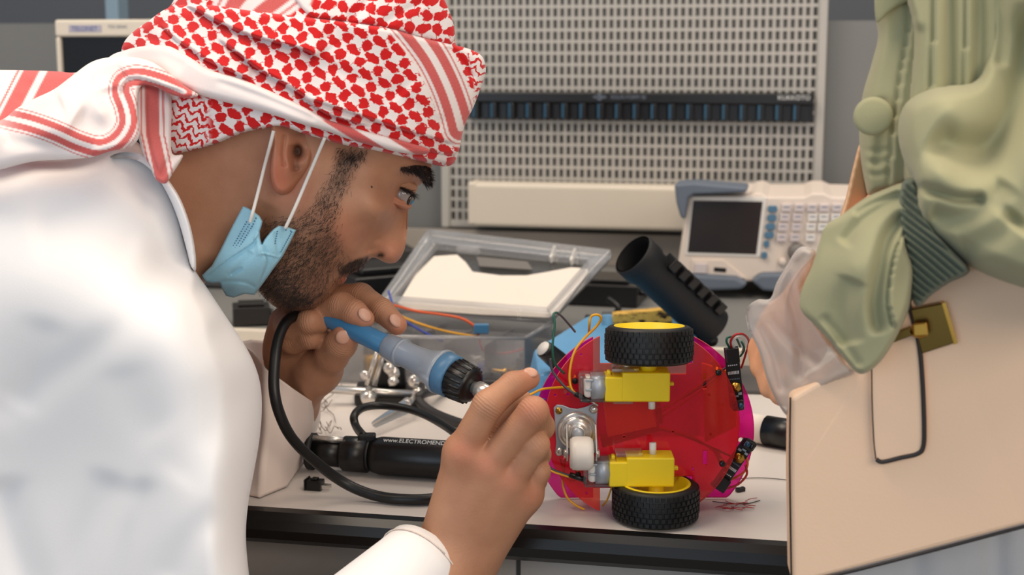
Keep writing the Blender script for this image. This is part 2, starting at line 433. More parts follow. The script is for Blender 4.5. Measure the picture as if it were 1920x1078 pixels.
for i, (x, y) in enumerate([(1448.5, 392), (1447, 409), (1444.5, 425.5), (1442, 441), (1437, 458), (1433, 479)]):
    w = 9.5 if i < 4 else 6
    gpoly('soft_key', [(x - w + 2, y - 6), (x + w - 2, y - 6), (x + w, y), (x + w - 2, y + 6), (x - w + 2, y + 6), (x - w, y)], M['key_blue'], -0.005, 0.006)
for r, (y, xs) in enumerate([(390, (1475, 1499, 1523, 1546, 1570)), (408, (1472, 1496, 1524, 1545, 1568)), (426, (1468, 1494, 1521, 1543)), (446, (1466, 1491, 1520))]):
    for k, x in enumerate(xs):
        m_ = M['white'] if (r > 0 and k > 1) else M['key']
        kk = gpoly('key', [(x - 9, y - 7), (x + 9, y - 7), (x + 8, y + 7), (x - 10, y + 7)], m_, -0.005, 0.006)
        MB().prism([G(x - 5, y - 3, -0.0054), G(x + 5, y - 3, -0.0054), G(x + 5, y - 1, -0.0054), G(x - 5, y - 1, -0.0054)], BW(0, 0.0005, 0)).build('key_print', M['keyline'], kk)
kc = G(1494, 472)
MB().lathe(kc + BW(0, 0.002, 0), kc + BW(0, -0.016, 0), [(0, .012), (0.8, .0115), (1, .009)]).build('dial', M['greymetal'], gen)
kc = G(1468, 490)
MB().lathe(kc + BW(0, 0.002, 0), kc + BW(0, -0.008, 0), [(0, .006), (0.8, .0055), (1, .004)]).build('connector', M['gen'], gen)
# ================================================================== things on the bench
def strand(name, pts, r, m, parent=None, n=6, res=6):
    return MB().tube(pts, r, n, res).build(name, m, parent)

# ---- clear parts case with open lid
FL, FR = PZ(606, 716, TZ + .0015), PZ(985, 722, TZ + .0015)
BLt, BRt = PZ(715, 578, TZ + .052), PZ(1035, 603, TZ + .052)
BL, BR = Vector((BLt.x, BLt.y, TZ + .0015)), Vector((BRt.x, BRt.y, TZ + .0015))
up = Vector((0, 0, .05))
case = thing('parts_case', 'clear plastic compartment case of small parts with its lid open', 'case', (FL + BR) / 2)
def lerp(a, b, t): return a + (b - a) * t
def bil(s_, t): return lerp(lerp(FL, FR, s_), lerp(BL, BR, s_), t)
def wall(a, b, h, th, m, name, parent):
    d = (b - a).normalized(); n = Vector((-d.y, d.x, 0)) * th
    return MB().prism([a, b, b + n, a + n], Vector((0, 0, h))).build(name, m, parent, 0.0006)
wall(FL, FR, .05, .0018, M['clear'], 'side_wall', case); wall(FR, BR, .05, .0018, M['clear'], 'side_wall', case)
wall(BR, BL, .05, .0018, M['clear'], 'side_wall', case); wall(BL, FL, .05, .0018, M['clear'], 'side_wall', case)
MB().prism([FL, FR, BR, BL], Vector((0, 0, .0015))).build('case_floor', M['clear'], case)
for s_ in (0.2, 0.4, 0.6, 0.8):
    a, b = bil(s_, .02), bil(s_, .98); a.z = b.z = TZ + .003
    wall(a, b, .04, .0012, M['clear'], 'divider', case)
for t in (0.36, 0.68):
    a, b = bil(.01, t), bil(.99, t); a.z = b.z = TZ + .003
    wall(a, b, .04, .0012, M['clear'], 'divider', case)
rim = MB()
for a, b in ((FL, FR), (FR, BR), (BR, BL), (BL, FL)):
    rim.tube([a + up, b + up], .0022, 6, spline=False)
rim.build('rim', M['clearedge'], case)
# lid
TL, TR = PZ(806, 442, .920), PZ(1150, 478, .905)
BL2, BR2 = BLt + Vector((0, .001, .001)), BRt + Vector((0, .001, .001))
nl = (BR2 - BL2).cross(TL - BL2).normalized()
lidplane = (BL2, nl)
def onlid(px, py, off=0.0):
    d = ray(px, py); o = Vector((0, 0, CAMZ)); t = (BL2 - o).dot(nl) / d.dot(nl)
    return o + d * t + nl * off
if nl.y > 0: nl = -nl      # towards the camera
lid = MB().prism([BL2, BR2, onlid(1148, 482), onlid(806, 442)], -nl * .0018).build('lid', M['clear2'], case)
lp = [(712, 578), (1036, 603), (1148, 482), (806, 442)]
inn = [(742, 568), (1028, 590), (1106, 500), (820, 470)]
for k in range(4):
    k2 = (k + 1) % 4
    q = [onlid(*lp[k], .001), onlid(*lp[k2], .001), onlid(*inn[k2], .001), onlid(*inn[k], .001)]
    MB().prism(q, nl * .010).build('lid_rim', M['clearedge'], lid, 0.001)
ins = [(747, 574), (780, 520), (815, 485), (858, 482), (874, 496), (887, 514), (940, 521), (988, 521), (1030, 514), (1072, 506), (1098, 508), (1104, 514), (1048, 590), (1030, 600), (900, 594), (772, 584)]
tag(MB().prism([onlid(x, y, .003) for x, y in ins], nl * .0006).build('label_card', M['paper'], lid))
MB().prism([onlid(x, y, .003) for x, y in ((895, 488), (990, 497), (1000, 512), (900, 505))], nl * .002).build('handle_recess', M['greymetal'], lid)
for x, y in ((1040, 474), (1078, 479)):
    MB().prism([onlid(x, y, .002), onlid(x + 5, y, .002), onlid(x - 3, y + 22, .002), onlid(x - 8, y + 22, .002)], nl * .009).build('latch', M['white'], lid, 0.001)
MB().prism([onlid(862, 471, .002), onlid(902, 473, .002), onlid(898, 481, .002), onlid(856, 478, .002)], nl * .008).build('catch', M['clearedge'], lid, 0.001)

# contents of the case
def inside(s_, t, z=.006):
    p = bil(s_, t); p.z = TZ + z; return p
c = inside(.22, .12, .004)
k = MB(); k.lathe(c, c + Vector((0, 0, .022)), [(0, .0085), (.7, .0085), (.72, .0105), (1, .0105)], 20)
tag(k.build('yellow_cap', mat('amber_plastic', (232, 172, 40), 0.4)), 'round amber yellow cap in the left front of the clear case', 'cap')
def small(name, label, cat, build, grp=None):
    return tag(build, label, cat, grp)
c = inside(.5, .25, .006)
b = MB(); b.cyl(c, c + Vector((.045, .01, .002)), .0055); o = b.build('marker_pen', M['white'])
tag(o, 'short white pen with a blue cap lying in the middle of the clear case', 'pen')
b = MB(); b.cyl(c + Vector((.045, .01, .002)), c + Vector((.056, .0125, .002)), .0062); b.build('pen_cap', M['blue_wire'], o)
c = inside(.7, .75, .048)
for i, (s_, t, m_, nm, sz) in enumerate([(.08, .7, 'black', 'black', .010), (.3, .5, 'dark', 'dark grey', .009), (.5, .7, 'screen', 'brown-black', .011), (.62, .15, 'dark', 'flat dark grey', .008), (.7, .5, 'steel', 'shiny steel', .007), (.9, .2, 'brass', 'brass', .006), (.9, .7, 'dark', 'long dark grey', .010)]):
    c = inside(s_, t, .0045)
    b = MB(Matrix.Translation(c) @ Matrix.Rotation(.5 * i, 4, 'Z'))
    b.box(-sz, sz, -sz * .7, sz * .7, 0, sz * 1.2); b.box(-sz * .6, sz * .6, -sz * .4, sz * .4, sz * 1.2, sz * 1.7)
    for e in (-1, 1): b.cyl((e * sz, 0, sz * .5), (e * sz * 1.5, 0, sz * .4), .0012, 6)
    tag(b.build('component', M[m_], None, .0008), f'small {nm} electronic part lying in a bay of the clear case', 'component', 'loose parts in the clear case')
rs = random.Random(4)
for i in range(10):
    c = inside(rs.uniform(.08, .95), rs.uniform(.1, .9), .012)
    mm = ['steel', 'dark', 'white', 'brass', 'greymetal'][i % 5]
    a = rs.uniform(0, 6.28); d = Vector((math.cos(a), math.sin(a), .25)) * .009
    b = MB(); b.lathe(c - d, c + d, [(0, .0042), (.25, .0042), (.26, .002), (1, .002)], 10)
    tag(b.build('screw', M[mm]), 'tiny screw or pin lying loose among the parts in the clear case', 'screw', 'loose screws in the clear case')
w1 = strand('jumper_wire', [P(738, 572, 1.55), P(780, 583, 1.5), P(830, 590, 1.5), P(868, 598, 1.5), P(895, 615, 1.5)], .0016, M['orange_wire'])
tag(w1, 'orange-red jumper wire arching over the clear case', 'wire')
hd = MB(); q = P(892, 616, 1.5)
hd.box(q.x - .002, q.x + .014, q.y - .004, q.y + .004, q.z - .005, q.z + .005); hd.build('plug', M['handle_blue'], w1, .001)
tag(strand('jumper_wire', [P(745, 590, 1.52), P(790, 608, 1.5), P(840, 622, 1.5), P(900, 632, 1.5)], .0014, M['yellow_wire']), 'yellow jumper wire lying in the clear case', 'wire')
tag(strand('jumper_wire', [P(728, 545, 1.56), P(738, 575, 1.55), P(750, 595, 1.54), P(790, 620, 1.52), P(830, 640, 1.5)], .0012, M['blue_wire']), 'thin blue wire sticking up at the left of the clear case', 'wire')
tag(strand('jumper_wire', [P(896, 622, 1.5), P(902, 650, 1.5), P(915, 662, 1.5), P(950, 662, 1.5), P(990, 652, 1.52)], .0012, M['red_wire']), 'thin red wire curling in the right bay of the clear case', 'wire')

# ---- helping hands
hb = PZ(726, 762, TZ)
hh = thing('helping_hands', 'helping hands stand with black base, steel rods and an alligator clip', 'tool', hb)
def onT(px, py, h=0.0): return PZ(px, py, TZ + h)
pl = [onT(664, 763), onT(794, 766), onT(798, 738), onT(670, 736)]
MB().prism([p + Vector((0, 0, .0005)) for p in pl], Vector((0, 0, .012))).build('base', M['black'], hh, .003)
Yh = 1.37
h0 = MB(); h0.prism([P(704, 728, Yh + .02), P(762, 728, Yh + .02), P(752, 655, Yh + .02), P(716, 652, Yh + .02)], Vector((0, .02, 0))); h0.build('weight_block', M['black'], hh, .004)
MB().cyl(P(612, 729, Yh), P(787, 741, Yh), .0042, 12).build('crossbar', M['steel'], hh)
MB().cyl(P(688, 722, Yh - .01), P(712, 645, Yh - .01), .0026, 10).build('arm', M['steel'], hh)
MB().cyl(P(702, 722, Yh - .005), P(724, 650, Yh - .005), .0026, 10).build('arm', M['steel'], hh)
MB().lathe(P(690, 752, Yh - .02), P(692, 730, Yh), [(0, .006), (.4, .0085), (.6, .004), (1, .004)], 14).build('thumb_screw', M['steel'], hh)
for x, y in ((716, 650), (732, 668), (730, 690), (738, 700), (775, 715), (782, 738)):
    p = P(x, y, Yh - .012)
    MB().ball(p, .0062, 12, (1, .8, 1.1)).build('swivel_ball', M['steel'], hh)
for x, y, dx, dy in ((744, 665, 14, -3), (734, 706, 6, 16), (780, 700, 4, -14), (690, 700, -10, 6)):
    p = P(x, y, Yh - .015); q = P(x + dx, y + dy, Yh - .02)
    MB().lathe(p, q, [(0, .002), (.3, .005), (.8, .0055), (1, .002)], 10).build('wing_nut', M['steel'], hh)
MB().cyl(P(782, 740, Yh - .01), P(760, 762, 1.31), .0032, 10).build('clip_arm', M['steel'], hh)
cl = MB(); a, b = P(762, 757, 1.31), P(696, 797, 1.255)
cl.prism([a + Vector((0, 0, .006)), a + Vector((.003, 0, -.001)), b + Vector((0, 0, 0)), b + Vector((0, 0, .0025))], Vector((.001, .006, 0)))
cl.prism([a + Vector((0, 0, -.002)), a + Vector((.006, 0, -.008)), b + Vector((.004, 0, -.003)), b + Vector((0, 0, -.0005))], Vector((.001, .006, 0)))
cl.cyl(a - Vector((0, .003, 0)), a + Vector((0, .009, 0)), .0045, 12)
cl.build('alligator_clip', M['steel'], hh, .0008)
# fine bare wire tangle
tg = MB(); rs = random.Random(9)
for k in range(7):
    x, y = 590 + rs.uniform(0, 20), 740 + rs.uniform(0, 60)
    pts = []
    for j in range(7):
        pts.append(PZ(min(640, max(586, x)), y, TZ + .002 + rs.uniform(0, .006))); x += rs.uniform(-6, 16); y = min(812, y + rs.uniform(-14, 18))
    tg.tube(pts, .00035, 4, 5)
o = tg.build('wire_tangle', M['copper']); tag(o, 'tangle of fine bare wire on the worktop left of the helping hands', 'wire', kind='stuff')

# ---- desoldering tool, a black tube lying on the bench
ty = TZ + .0165
A = PZ(584, 846, ty); B_ = PZ(905, 866, ty)
dt = thing('desoldering_tool', 'black cylindrical soldering tool with cord lying on the worktop', 'tool', Vector(((A.x + B_.x) / 2, (A.y + B_.y) / 2, TZ)))
def tp(px): return A + (B_ - A) * ((px - 584) / (905 - 584))
def seg(name, m, x0, x1, pr): MB().lathe(tp(x0), tp(x1), pr, 28).build(name, m, dt)
seg('tail_cap', M['rubber'], 578, 590, [(0, .010), (.2, .0155), (1, .0155)])
seg('barrel', M['black'], 590, 644, [(0, .0115), (1, .0115)])
seg('body', M['black'], 642, 692, [(0, .012), (.12, .0148), (1, .0150)])
seg('collar', M['rubber'], 690, 700, [(0, .0135), (1, .0135)])
seg('grip', M['black'], 698, 905, [(0, .0135), (.09, .0158), (.97, .0158), (1, .014)])
dirn = (B_ - A).normalized()
pr_ = tp(590) + Vector((0, -.006, .0135)); MB().cyl(pr_, pr_ + dirn * .026, .0022, 10).build('rod', M['steel'], dt)
cbase = tp(693) + Vector((0, 0, .014)); MB().box(cbase.x - .008, cbase.x + .006, cbase.y - .004, cbase.y + .006, cbase.z - .004, cbase.z + .004).build('cord_clip', M['rubber'], dt, .0015)
text('www.ELECTROMENDER4U.QuickStart', .0056, frame_mtx(tp(722) + Vector((0, -.0075, .0143)), dirn, Vector((0, .75, .55))), M['text'], dt)
# cord of the tool
cd = [cbase + Vector((-.004, 0, .002)), P(668, 800, 1.17), P(664, 780, 1.18), P(680, 765, 1.2), P(715, 760, 1.21), P(770, 768, 1.2), P(820, 790, 1.17), P(870, 826, 1.12), PZ(930, 890, TZ + .008)]
strand('cord', cd, .0036, M['cable'], dt, 10, 8)
# grey ruler / bar under it
ru = MB(); r0 = [PZ(560, 868, TZ + .0003), PZ(900, 902, TZ + .0003), PZ(912, 870, TZ + .0003), PZ(575, 842, TZ + .0003)]
ru.prism(r0, Vector((0, 0, .0010))); tag(ru.build('steel_ruler', M['zinc'], None), 'flat grey steel ruler lying under the black cylindrical tool', 'ruler')
# thick grey-black cable behind
tag(strand('power_cord', [PZ(965, 720, TZ + .006), PZ(900, 718, TZ + .006), PZ(840, 728, TZ + .006), PZ(795, 738, TZ + .016), PZ(785, 750, TZ + .012), PZ(810, 772, TZ + .006), PZ(870, 795, TZ + .005), PZ(930, 806, TZ + .005)], .0045, mat('grey_black_cable', (40, 38, 40), .5), None, 10, 8),
    'thick dark grey power cord curving on the worktop right of the helping hands', 'cord')
# small black switch
q = PZ(592, 917, TZ + .0003)
sw = thing('rocker_switch', 'tiny black switch with metal terminals lying on the worktop near the edge', 'switch', q)
b = MB(Matrix.Translation(q) @ Matrix.Rotation(-.25, 4, 'Z'))
b.box(-.0065, .006, -.005, .005, 0, .0078); b.box(-.008, -.0065, -.006, .006, 0, .009); b.build('body', M['black'], sw, .0006)
b = MB(Matrix.Translation(q) @ Matrix.Rotation(-.25, 4, 'Z')); b.box(-.003, .002, -.003, .003, .0078, .0095); b.build('button', M['black'], sw, .0005)
for e in (-.003, .0022):
    b = MB(Matrix.Translation(q) @ Matrix.Rotation(-.25, 4, 'Z')); b.box(.006, .0125, e, e + .0008, .0015, .0045); b.build('terminal', M['steel'], sw)

# ---- soldering station: blue base, sponge tray, black ribbed iron holder
st_z = TZ + .057
top_px = [(1003, 655), (1098, 592), (1165, 584), (1296, 590), (1306, 640), (1300, 800), (1010, 800)]
stt = [PZ(x, y, st_z) for x, y in top_px]
stt = [PZ(1003, 652, st_z), PZ(1098, 592, st_z), PZ(1170, 583, st_z), PZ(1296, 588, st_z), PZ(1306, 625, st_z), PZ(1300, 700, st_z), PZ(1010, 700, st_z)]
sta = thing('soldering_station', 'blue soldering station with a black knob standing behind the red robot', 'soldering station', Vector((stt[0].x + .1, stt[0].y + .1, TZ)))
cen = sum(stt, Vector()) / 7
btm = [Vector((cen.x + (p.x - cen.x) * 1.14, cen.y + (p.y - cen.y) * 1.06, TZ + .0005)) for p in stt]
n = 7
MB().add(btm + stt, [tuple(range(n))[::-1], tuple(range(n, 2 * n))] + [(i, (i + 1) % n, n + (i + 1) % n, n + i) for i in range(n)]).build('housing', M['blue'], sta, .005, 3)
kn = P(1028, 664, 1.315)
kd = (P(1008, 648, 1.262) - P(1040, 675, 1.272)).normalized()
k1 = P(1050, 680, 1.270)
kb = MB().lathe(k1, k1 + kd * .024, [(0, .0085), (.1, .0095), (.9, .0085), (1, .0075)], 20).build('knob', M['black'], sta)
MB().lathe(k1 + kd * .0238, k1 + kd * .0252, [(0, .0072), (1, .0068)], 20).build('knob_face', M['white'], kb)
k2 = PZ(1120, 640, st_z)
# sponge in a clear tray, standing on the base
sy = P(1210, 610, 1.50)
MB().hexa([P(1128, 622, 1.49), P(1270, 618, 1.49), P(1270, 612, 1.54), P(1128, 614, 1.54), P(1128, 590, 1.49), P(1272, 586, 1.49), P(1272, 582, 1.54), P(1128, 584, 1.54)]).build('sponge_tray', M['clear2'], sta, .002)
sp_m = M['sponge']
nt = sp_m.node_tree; bs = nt.nodes['Principled BSDF']; old = bs.inputs['Base Color'].links[0].from_socket
mx = nt.nodes.new('ShaderNodeMix'); mx.data_type = 'RGBA'; mx.inputs[7].default_value = hexc(46, 30, 18)
nz = nt.nodes.new('ShaderNodeTexNoise'); nz.inputs['Scale'].default_value = 150; nz.inputs['Detail'].default_value = 6
tcn = nt.nodes.new('ShaderNodeTexCoord'); rmp = nt.nodes.new('ShaderNodeMapRange'); rmp.inputs['From Min'].default_value = .50; rmp.inputs['From Max'].default_value = .64
mpn = nt.nodes.new('ShaderNodeMapping'); mpn.inputs['Scale'].default_value = (.6, 1, 1.5)
nt.links.new(tcn.outputs['Object'], mpn.inputs[0]); nt.links.new(mpn.outputs[0], nz.inputs['Vector']); nt.links.new(nz.outputs['Fac'], rmp.inputs[0]); nt.links.new(rmp.outputs[0], mx.inputs[0])
nt.links.new(old, mx.inputs[6]); nt.links.new(mx.outputs[2], bs.inputs['Base Color'])
spo = MB().hexa([P(1150, 612, 1.485), P(1260, 608, 1.485), P(1260, 604, 1.53), P(1150, 606, 1.53), P(1147, 590, 1.485), P(1261, 578, 1.485), P(1260, 574, 1.53), P(1147, 584, 1.53)]).build('sponge', sp_m, None, .0015)
tag(spo, 'burnt yellow cleaning sponge on top of the blue soldering station', 'sponge')
MB().tube([P(1275, 592, 1.5), P(1300, 600, 1.5), P(1296, 612, 1.5)], .002, 8).build('wire_guard', M['steel'], sta)
# iron holder
ha, hbp = P(1186, 476, 1.42), P(1335, 612, 1.46)
hold = MB()
dd = (hbp - ha)
hold.lathe(ha, hbp, [(0, .0225), (0.01, .0240), (.15, .0240), (.19, .0215), (1, .0215)], 28, caps=False)
hold.lathe(hbp, ha, [(0, .0195), (.84, .0195), (1, .021)], 28, caps=False)
ho = hold.build('iron_holder', mat('matt_black_plastic', (13, 12, 13), .6, noise=.2), sta)
a_ = dd.normalized()
for k in range(6):
    t = .30 + k * .115
    c0 = ha + dd * t
    side = (a_.cross(Vector((0, 1, 0)))).normalized()
    if side.z < 0: side = -side
    q = c0 + side * .0205 - Vector((0, .008, 0))
    fr_ = frame_mtx(q, a_, side)
    MB(fr_).box(-.0052, .0045, -.006, .0062, -.010, .012).build('cooling_rib', M['black'], ho, .0012)
MB().cyl(PZ(1320, 620, st_z - .01), hbp + Vector((0, .0, -.015)), .007, 12).build('holder_arm', M['black'], sta)
# black clutter behind: adapters & leads
def lump(label, cat, name, px, py, Y, sx, sy_, sz, m='black', rot=.2):
    c = P(px, py, Y)
    b = MB(Matrix.Translation(c) @ Matrix.Rotation(rot, 4, 'Z'))
    b.box(-sx, sx, -sy_, sy_, -sz, sz)
    b.box(-sx * .6, sx * .6, -sy_ * .6, sy_ * .6, sz, sz * 1.25)
    for e in (-.5, .5): b.cyl((sx, e * sy_, 0), (sx * 1.25, e * sy_, -sz * .1), sz * .2, 8)
    return tag(b.build(name, M[m], None, min(sx, sz) * .3, 3), label, cat)
zs = TZ + .0225
def rest(px, py, hz):    # point on the rear shelf under a pixel
    p = PZ(px, py, zs); return p
def lump2(label, cat, name, px, py, sx, sy_, sz, m='black', rot=.2, z0=zs):
    p = PZ(px, py, z0)
    b = MB(Matrix.Translation(p + Vector((0, sy_, sz + .0005))) @ Matrix.Rotation(rot, 4, 'Z'))
    b.box(-sx, sx, -sy_, sy_, -sz, sz * .7)
    b.box(-sx * .7, sx * .7, -sy_ * .7, sy_ * .7, sz * .7, sz)
    for e in (-.5, .5): b.cyl((sx * .98, e * sy_, 0), (sx * 1.2, e * sy_, -sz * .1), sz * .25, 8)
    return tag(b.build(name, M[m], None, min(sx, sz) * .25, 3), label, cat)
lump2('low black box on the rear shelf seen under the person\'s chin', 'box', 'adapter', 466, 612, .022, .02, .013)
lump2('black charger block on the rear shelf behind the person\'s moustache', 'charger', 'charger', 700, 590, .05, .05, .028, 'black', .5)
lump2('black bag-like pouch on the rear shelf behind the lid of the clear case', 'pouch', 'pouch', 690, 520, .06, .04, .022, 'dark', .3)
lump2('flat black tray on the rear shelf between the clear case and ribbed holder', 'tray', 'tray', 1140, 575, .05, .05, .016, 'black', -.25)
tag(strand('lead', [PZ(1100, 595, zs + .004), PZ(1130, 600, zs + .004), PZ(1160, 580, zs + .02), PZ(1140, 560, zs + .03)], .004, M['cable']), 'black lead lying on the rear shelf beside the clear case lid', 'lead')
gd = MB(); p = [PZ(1300, 735, TZ + .0005), PZ(1480, 741, TZ + .0005), PZ(1484, 672, TZ + .0005), PZ(1310, 664, TZ + .0005)]
gd.prism(p, Vector((0, 0, .004))); tag(gd.build('grey_mat', mat('dark_grey_mat', (84, 80, 78), .7), None, .001), 'dark grey mat on the back of the worktop right of the robot', 'mat')

# ---- spray can lying by the bag
pa, pb = PZ(1398, 800, TZ + .0135), PZ(1530, 822, TZ + .0135)
can = thing('glue_tube', 'white and black labelled tube lying on the worktop beside the beige bag', 'tube', Vector(((pa.x + pb.x) / 2, (pa.y + pb.y) / 2, TZ)))
dx_ = pb - pa
MB().lathe(pa, pa + dx_ * .32, [(0, .012), (.04, .013), (1, .013)], 24).build('white_label', M['paper'], can)
MB().lathe(pa + dx_ * .30, pa + dx_ * .85, [(0, .0133), (1, .0133)], 24).build('black_sleeve', M['black'], can)
MB().lathe(pa + dx_ * .85, pb, [(0, .011), (.2, .008), (1, .006)], 24).build('nozzle', M['black'], can)
for k in range(5):
    q0 = pa + dx_ * (.05 + .045 * k); c_ = MB(); 
    c_.box(q0.x, q0.x + .0006, q0.y - .0133, q0.y - .0127, q0.z - .003, q0.z + .006); c_.build('printed_line', M['textgrey'], can)
gx = pa + dx_ * .42
MB().tube([gx + Vector((0, -.0128, -.004)), gx + Vector((.002, -.0132, .003)), gx + Vector((.006, -.0115, .0075)), gx + Vector((.012, -.0095, .0105))], .0006, 5).build('printed_figure', M['text'], can)
MB().tube([gx + Vector((.003, -.0134, .001)), gx + Vector((.009, -.0134, .003)), gx + Vector((.014, -.012, .007))], .0005, 5).build('printed_figure', M['text'], can)
# header, hair-thin wires
q = PZ(1388, 921, TZ + .0003); b = MB(Matrix.Translation(q) @ Matrix.Rotation(.5, 4, 'Z')); b.box(-.0038, .0038, -.0018, .0018, 0, .003)
b.box(-.0036, -.0012, -.0013, .0013, .003, .0034); b.box(.0012, .0036, -.0013, .0013, .003, .0034)
tag(b.build('header_connector', M['black'], None, .0003), 'tiny black pin header lying on the worktop right of the robot', 'connector')
tag(strand('wire_offcut', [PZ(1330, 905, TZ + .001), PZ(1380, 898, TZ + .001), PZ(1430, 896, TZ + .001), PZ(1490, 901, TZ + .001)], .0004, M['dark'], None, 4), 'thin dark wire offcut lying between the robot and the bag', 'wire')
tag(strand('wire_offcut', [PZ(1336, 940, TZ + .001), PZ(1370, 944, TZ + .001), PZ(1402, 944, TZ + .001), PZ(1425, 938, TZ + .001)], .0004, M['dark'], None, 4), 'thin dark wire offcut lying in front of the tiny pin header', 'wire')
fz = MB(); rs = random.Random(3)
for k in range(16):
    x, y = 1385 + rs.uniform(-45, 20), 946 + rs.uniform(-8, 8); a = rs.uniform(-.6, .6)
    fz.tube([PZ(x, y, TZ + .001), PZ(x + 10, y + 10 * a, TZ + .003), PZ(x + 22, y + 14 * a, TZ + .001)], .0003, 4, 4)
tag(fz.build('wire_strands', M['red_wire']), 'wisp of fine reddish wire strands on the worktop beside the robot wheel', 'wire strands', kind='stuff')
# ================================================================== robot car chassis standing on one wheel
YR = 1.040
w0 = P(1229, 955, 1.0315)
robot = thing('robot_car', 'round red and magenta acrylic robot car chassis standing on its side', 'robot', (w0.x, w0.y, TZ))
def R(px, py, dy=0.0): return P(px, py, YR + dy)
mpp = (R(1304, 795) - R(1104, 795)).x / 200

def keepup(p):
    p.z = max(p.z, TZ + .0015); return p
def plate(name, cx, cy, rx, ry, nx0, nx1, ty, by, dy, m, holes, slots):
    pts = []
    N = 96
    tl = math.atan2(-math.sqrt(max(0, 1 - ((nx0 - cx) / rx) ** 2)), (nx0 - cx) / rx)
    def ang(x, top):
        c = (x - cx) / rx; a = math.acos(max(-1, min(1, c))); return -a if top else a      # py down
    arcs = []
    a0, a1 = ang(nx1, True), ang(nx1, False)        # right arc, from top notch to bottom notch
    pts += [(cx + rx * math.cos(a), cy + ry * math.sin(a)) for a in np.linspace(a0, a1, N // 2)]
    pts += [(nx1, by), (nx0, by)]
    b0, b1 = ang(nx0, False), 2 * PI + ang(nx0, True)
    pts += [(cx + rx * math.cos(a), cy + ry * math.sin(a)) for a in np.linspace(b0, b1, N // 2)]
    pts += [(nx0, ty), (nx1, ty)]
    # fill with holes through a 2D curve
    bm = bmesh.new()
    loops = [pts] + [[(hx + r * math.cos(a), hy + r * math.sin(a)) for a in np.linspace(0, 2 * PI, 13)[:-1]] for hx, hy, r in holes] + slots
    off = wloc(robot)
    alle = []
    for lp_ in loops:
        vs = [bm.verts.new(keepup(R(x, y, dy)) - off) for x, y in lp_]
        for i in range(len(vs)): alle.append(bm.edges.new((vs[i], vs[(i + 1) % len(vs)])))
    bmesh.ops.triangle_fill(bm, edges=alle, use_beauty=True)
    bmesh.ops.dissolve_limit(bm, angle_limit=.01, verts=bm.verts, edges=bm.edges) if False else None
    r_ = bmesh.ops.extrude_face_region(bm, geom=list(bm.faces))
    bmesh.ops.translate(bm, vec=(0, .003, 0), verts=[g for g in r_['geom'] if isinstance(g, bmesh.types.BMVert)])
    bmesh.ops.recalc_face_normals(bm, faces=bm.faces)
    me = bpy.data.meshes.new(name); 
    for f in bm.faces:
        f.material_index = 1 if abs(f.normal.y) < .5 else 0
    bm.to_mesh(me); bm.free(); me.materials.append(m); me.materials.append(M['plate_edge'])
    o = bpy.data.objects.new(name, me); COL.objects.link(o); o.parent = robot
    return o
near = plate('near_plate', 1204, 795, 183, 182, 1125, 1299, 682, 893, 0, M['near_plate'],
      [(1041, 741, 3), (1065, 740, 3), (1330, 741, 3), (1333, 815, 3), (1262, 810, 2.6), (1300, 880, 3), (1240, 700, 2.6), (1100, 925, 2.6), (1090, 665, 2.6), (1355, 760, 2.6), (1170, 820, 2.6)],
      [[(1318, 700), (1326, 700), (1326, 730), (1318, 730)], [(1318, 845), (1326, 845), (1326, 872), (1318, 872)]])
near['label'] = 'red-orange acrylic plate nearest the viewer'
rear = plate('rear_plate', 1207, 806, 207, 196, 1112, 1287, 702, 915, .032, M['rear_plate'],
      [(1389, 825, 5), (1370, 730, 4), (1060, 735, 4), (1060, 860, 4), (1330, 790, 4), (1240, 780, 4)], [])
rear['label'] = 'magenta acrylic plate at the back'

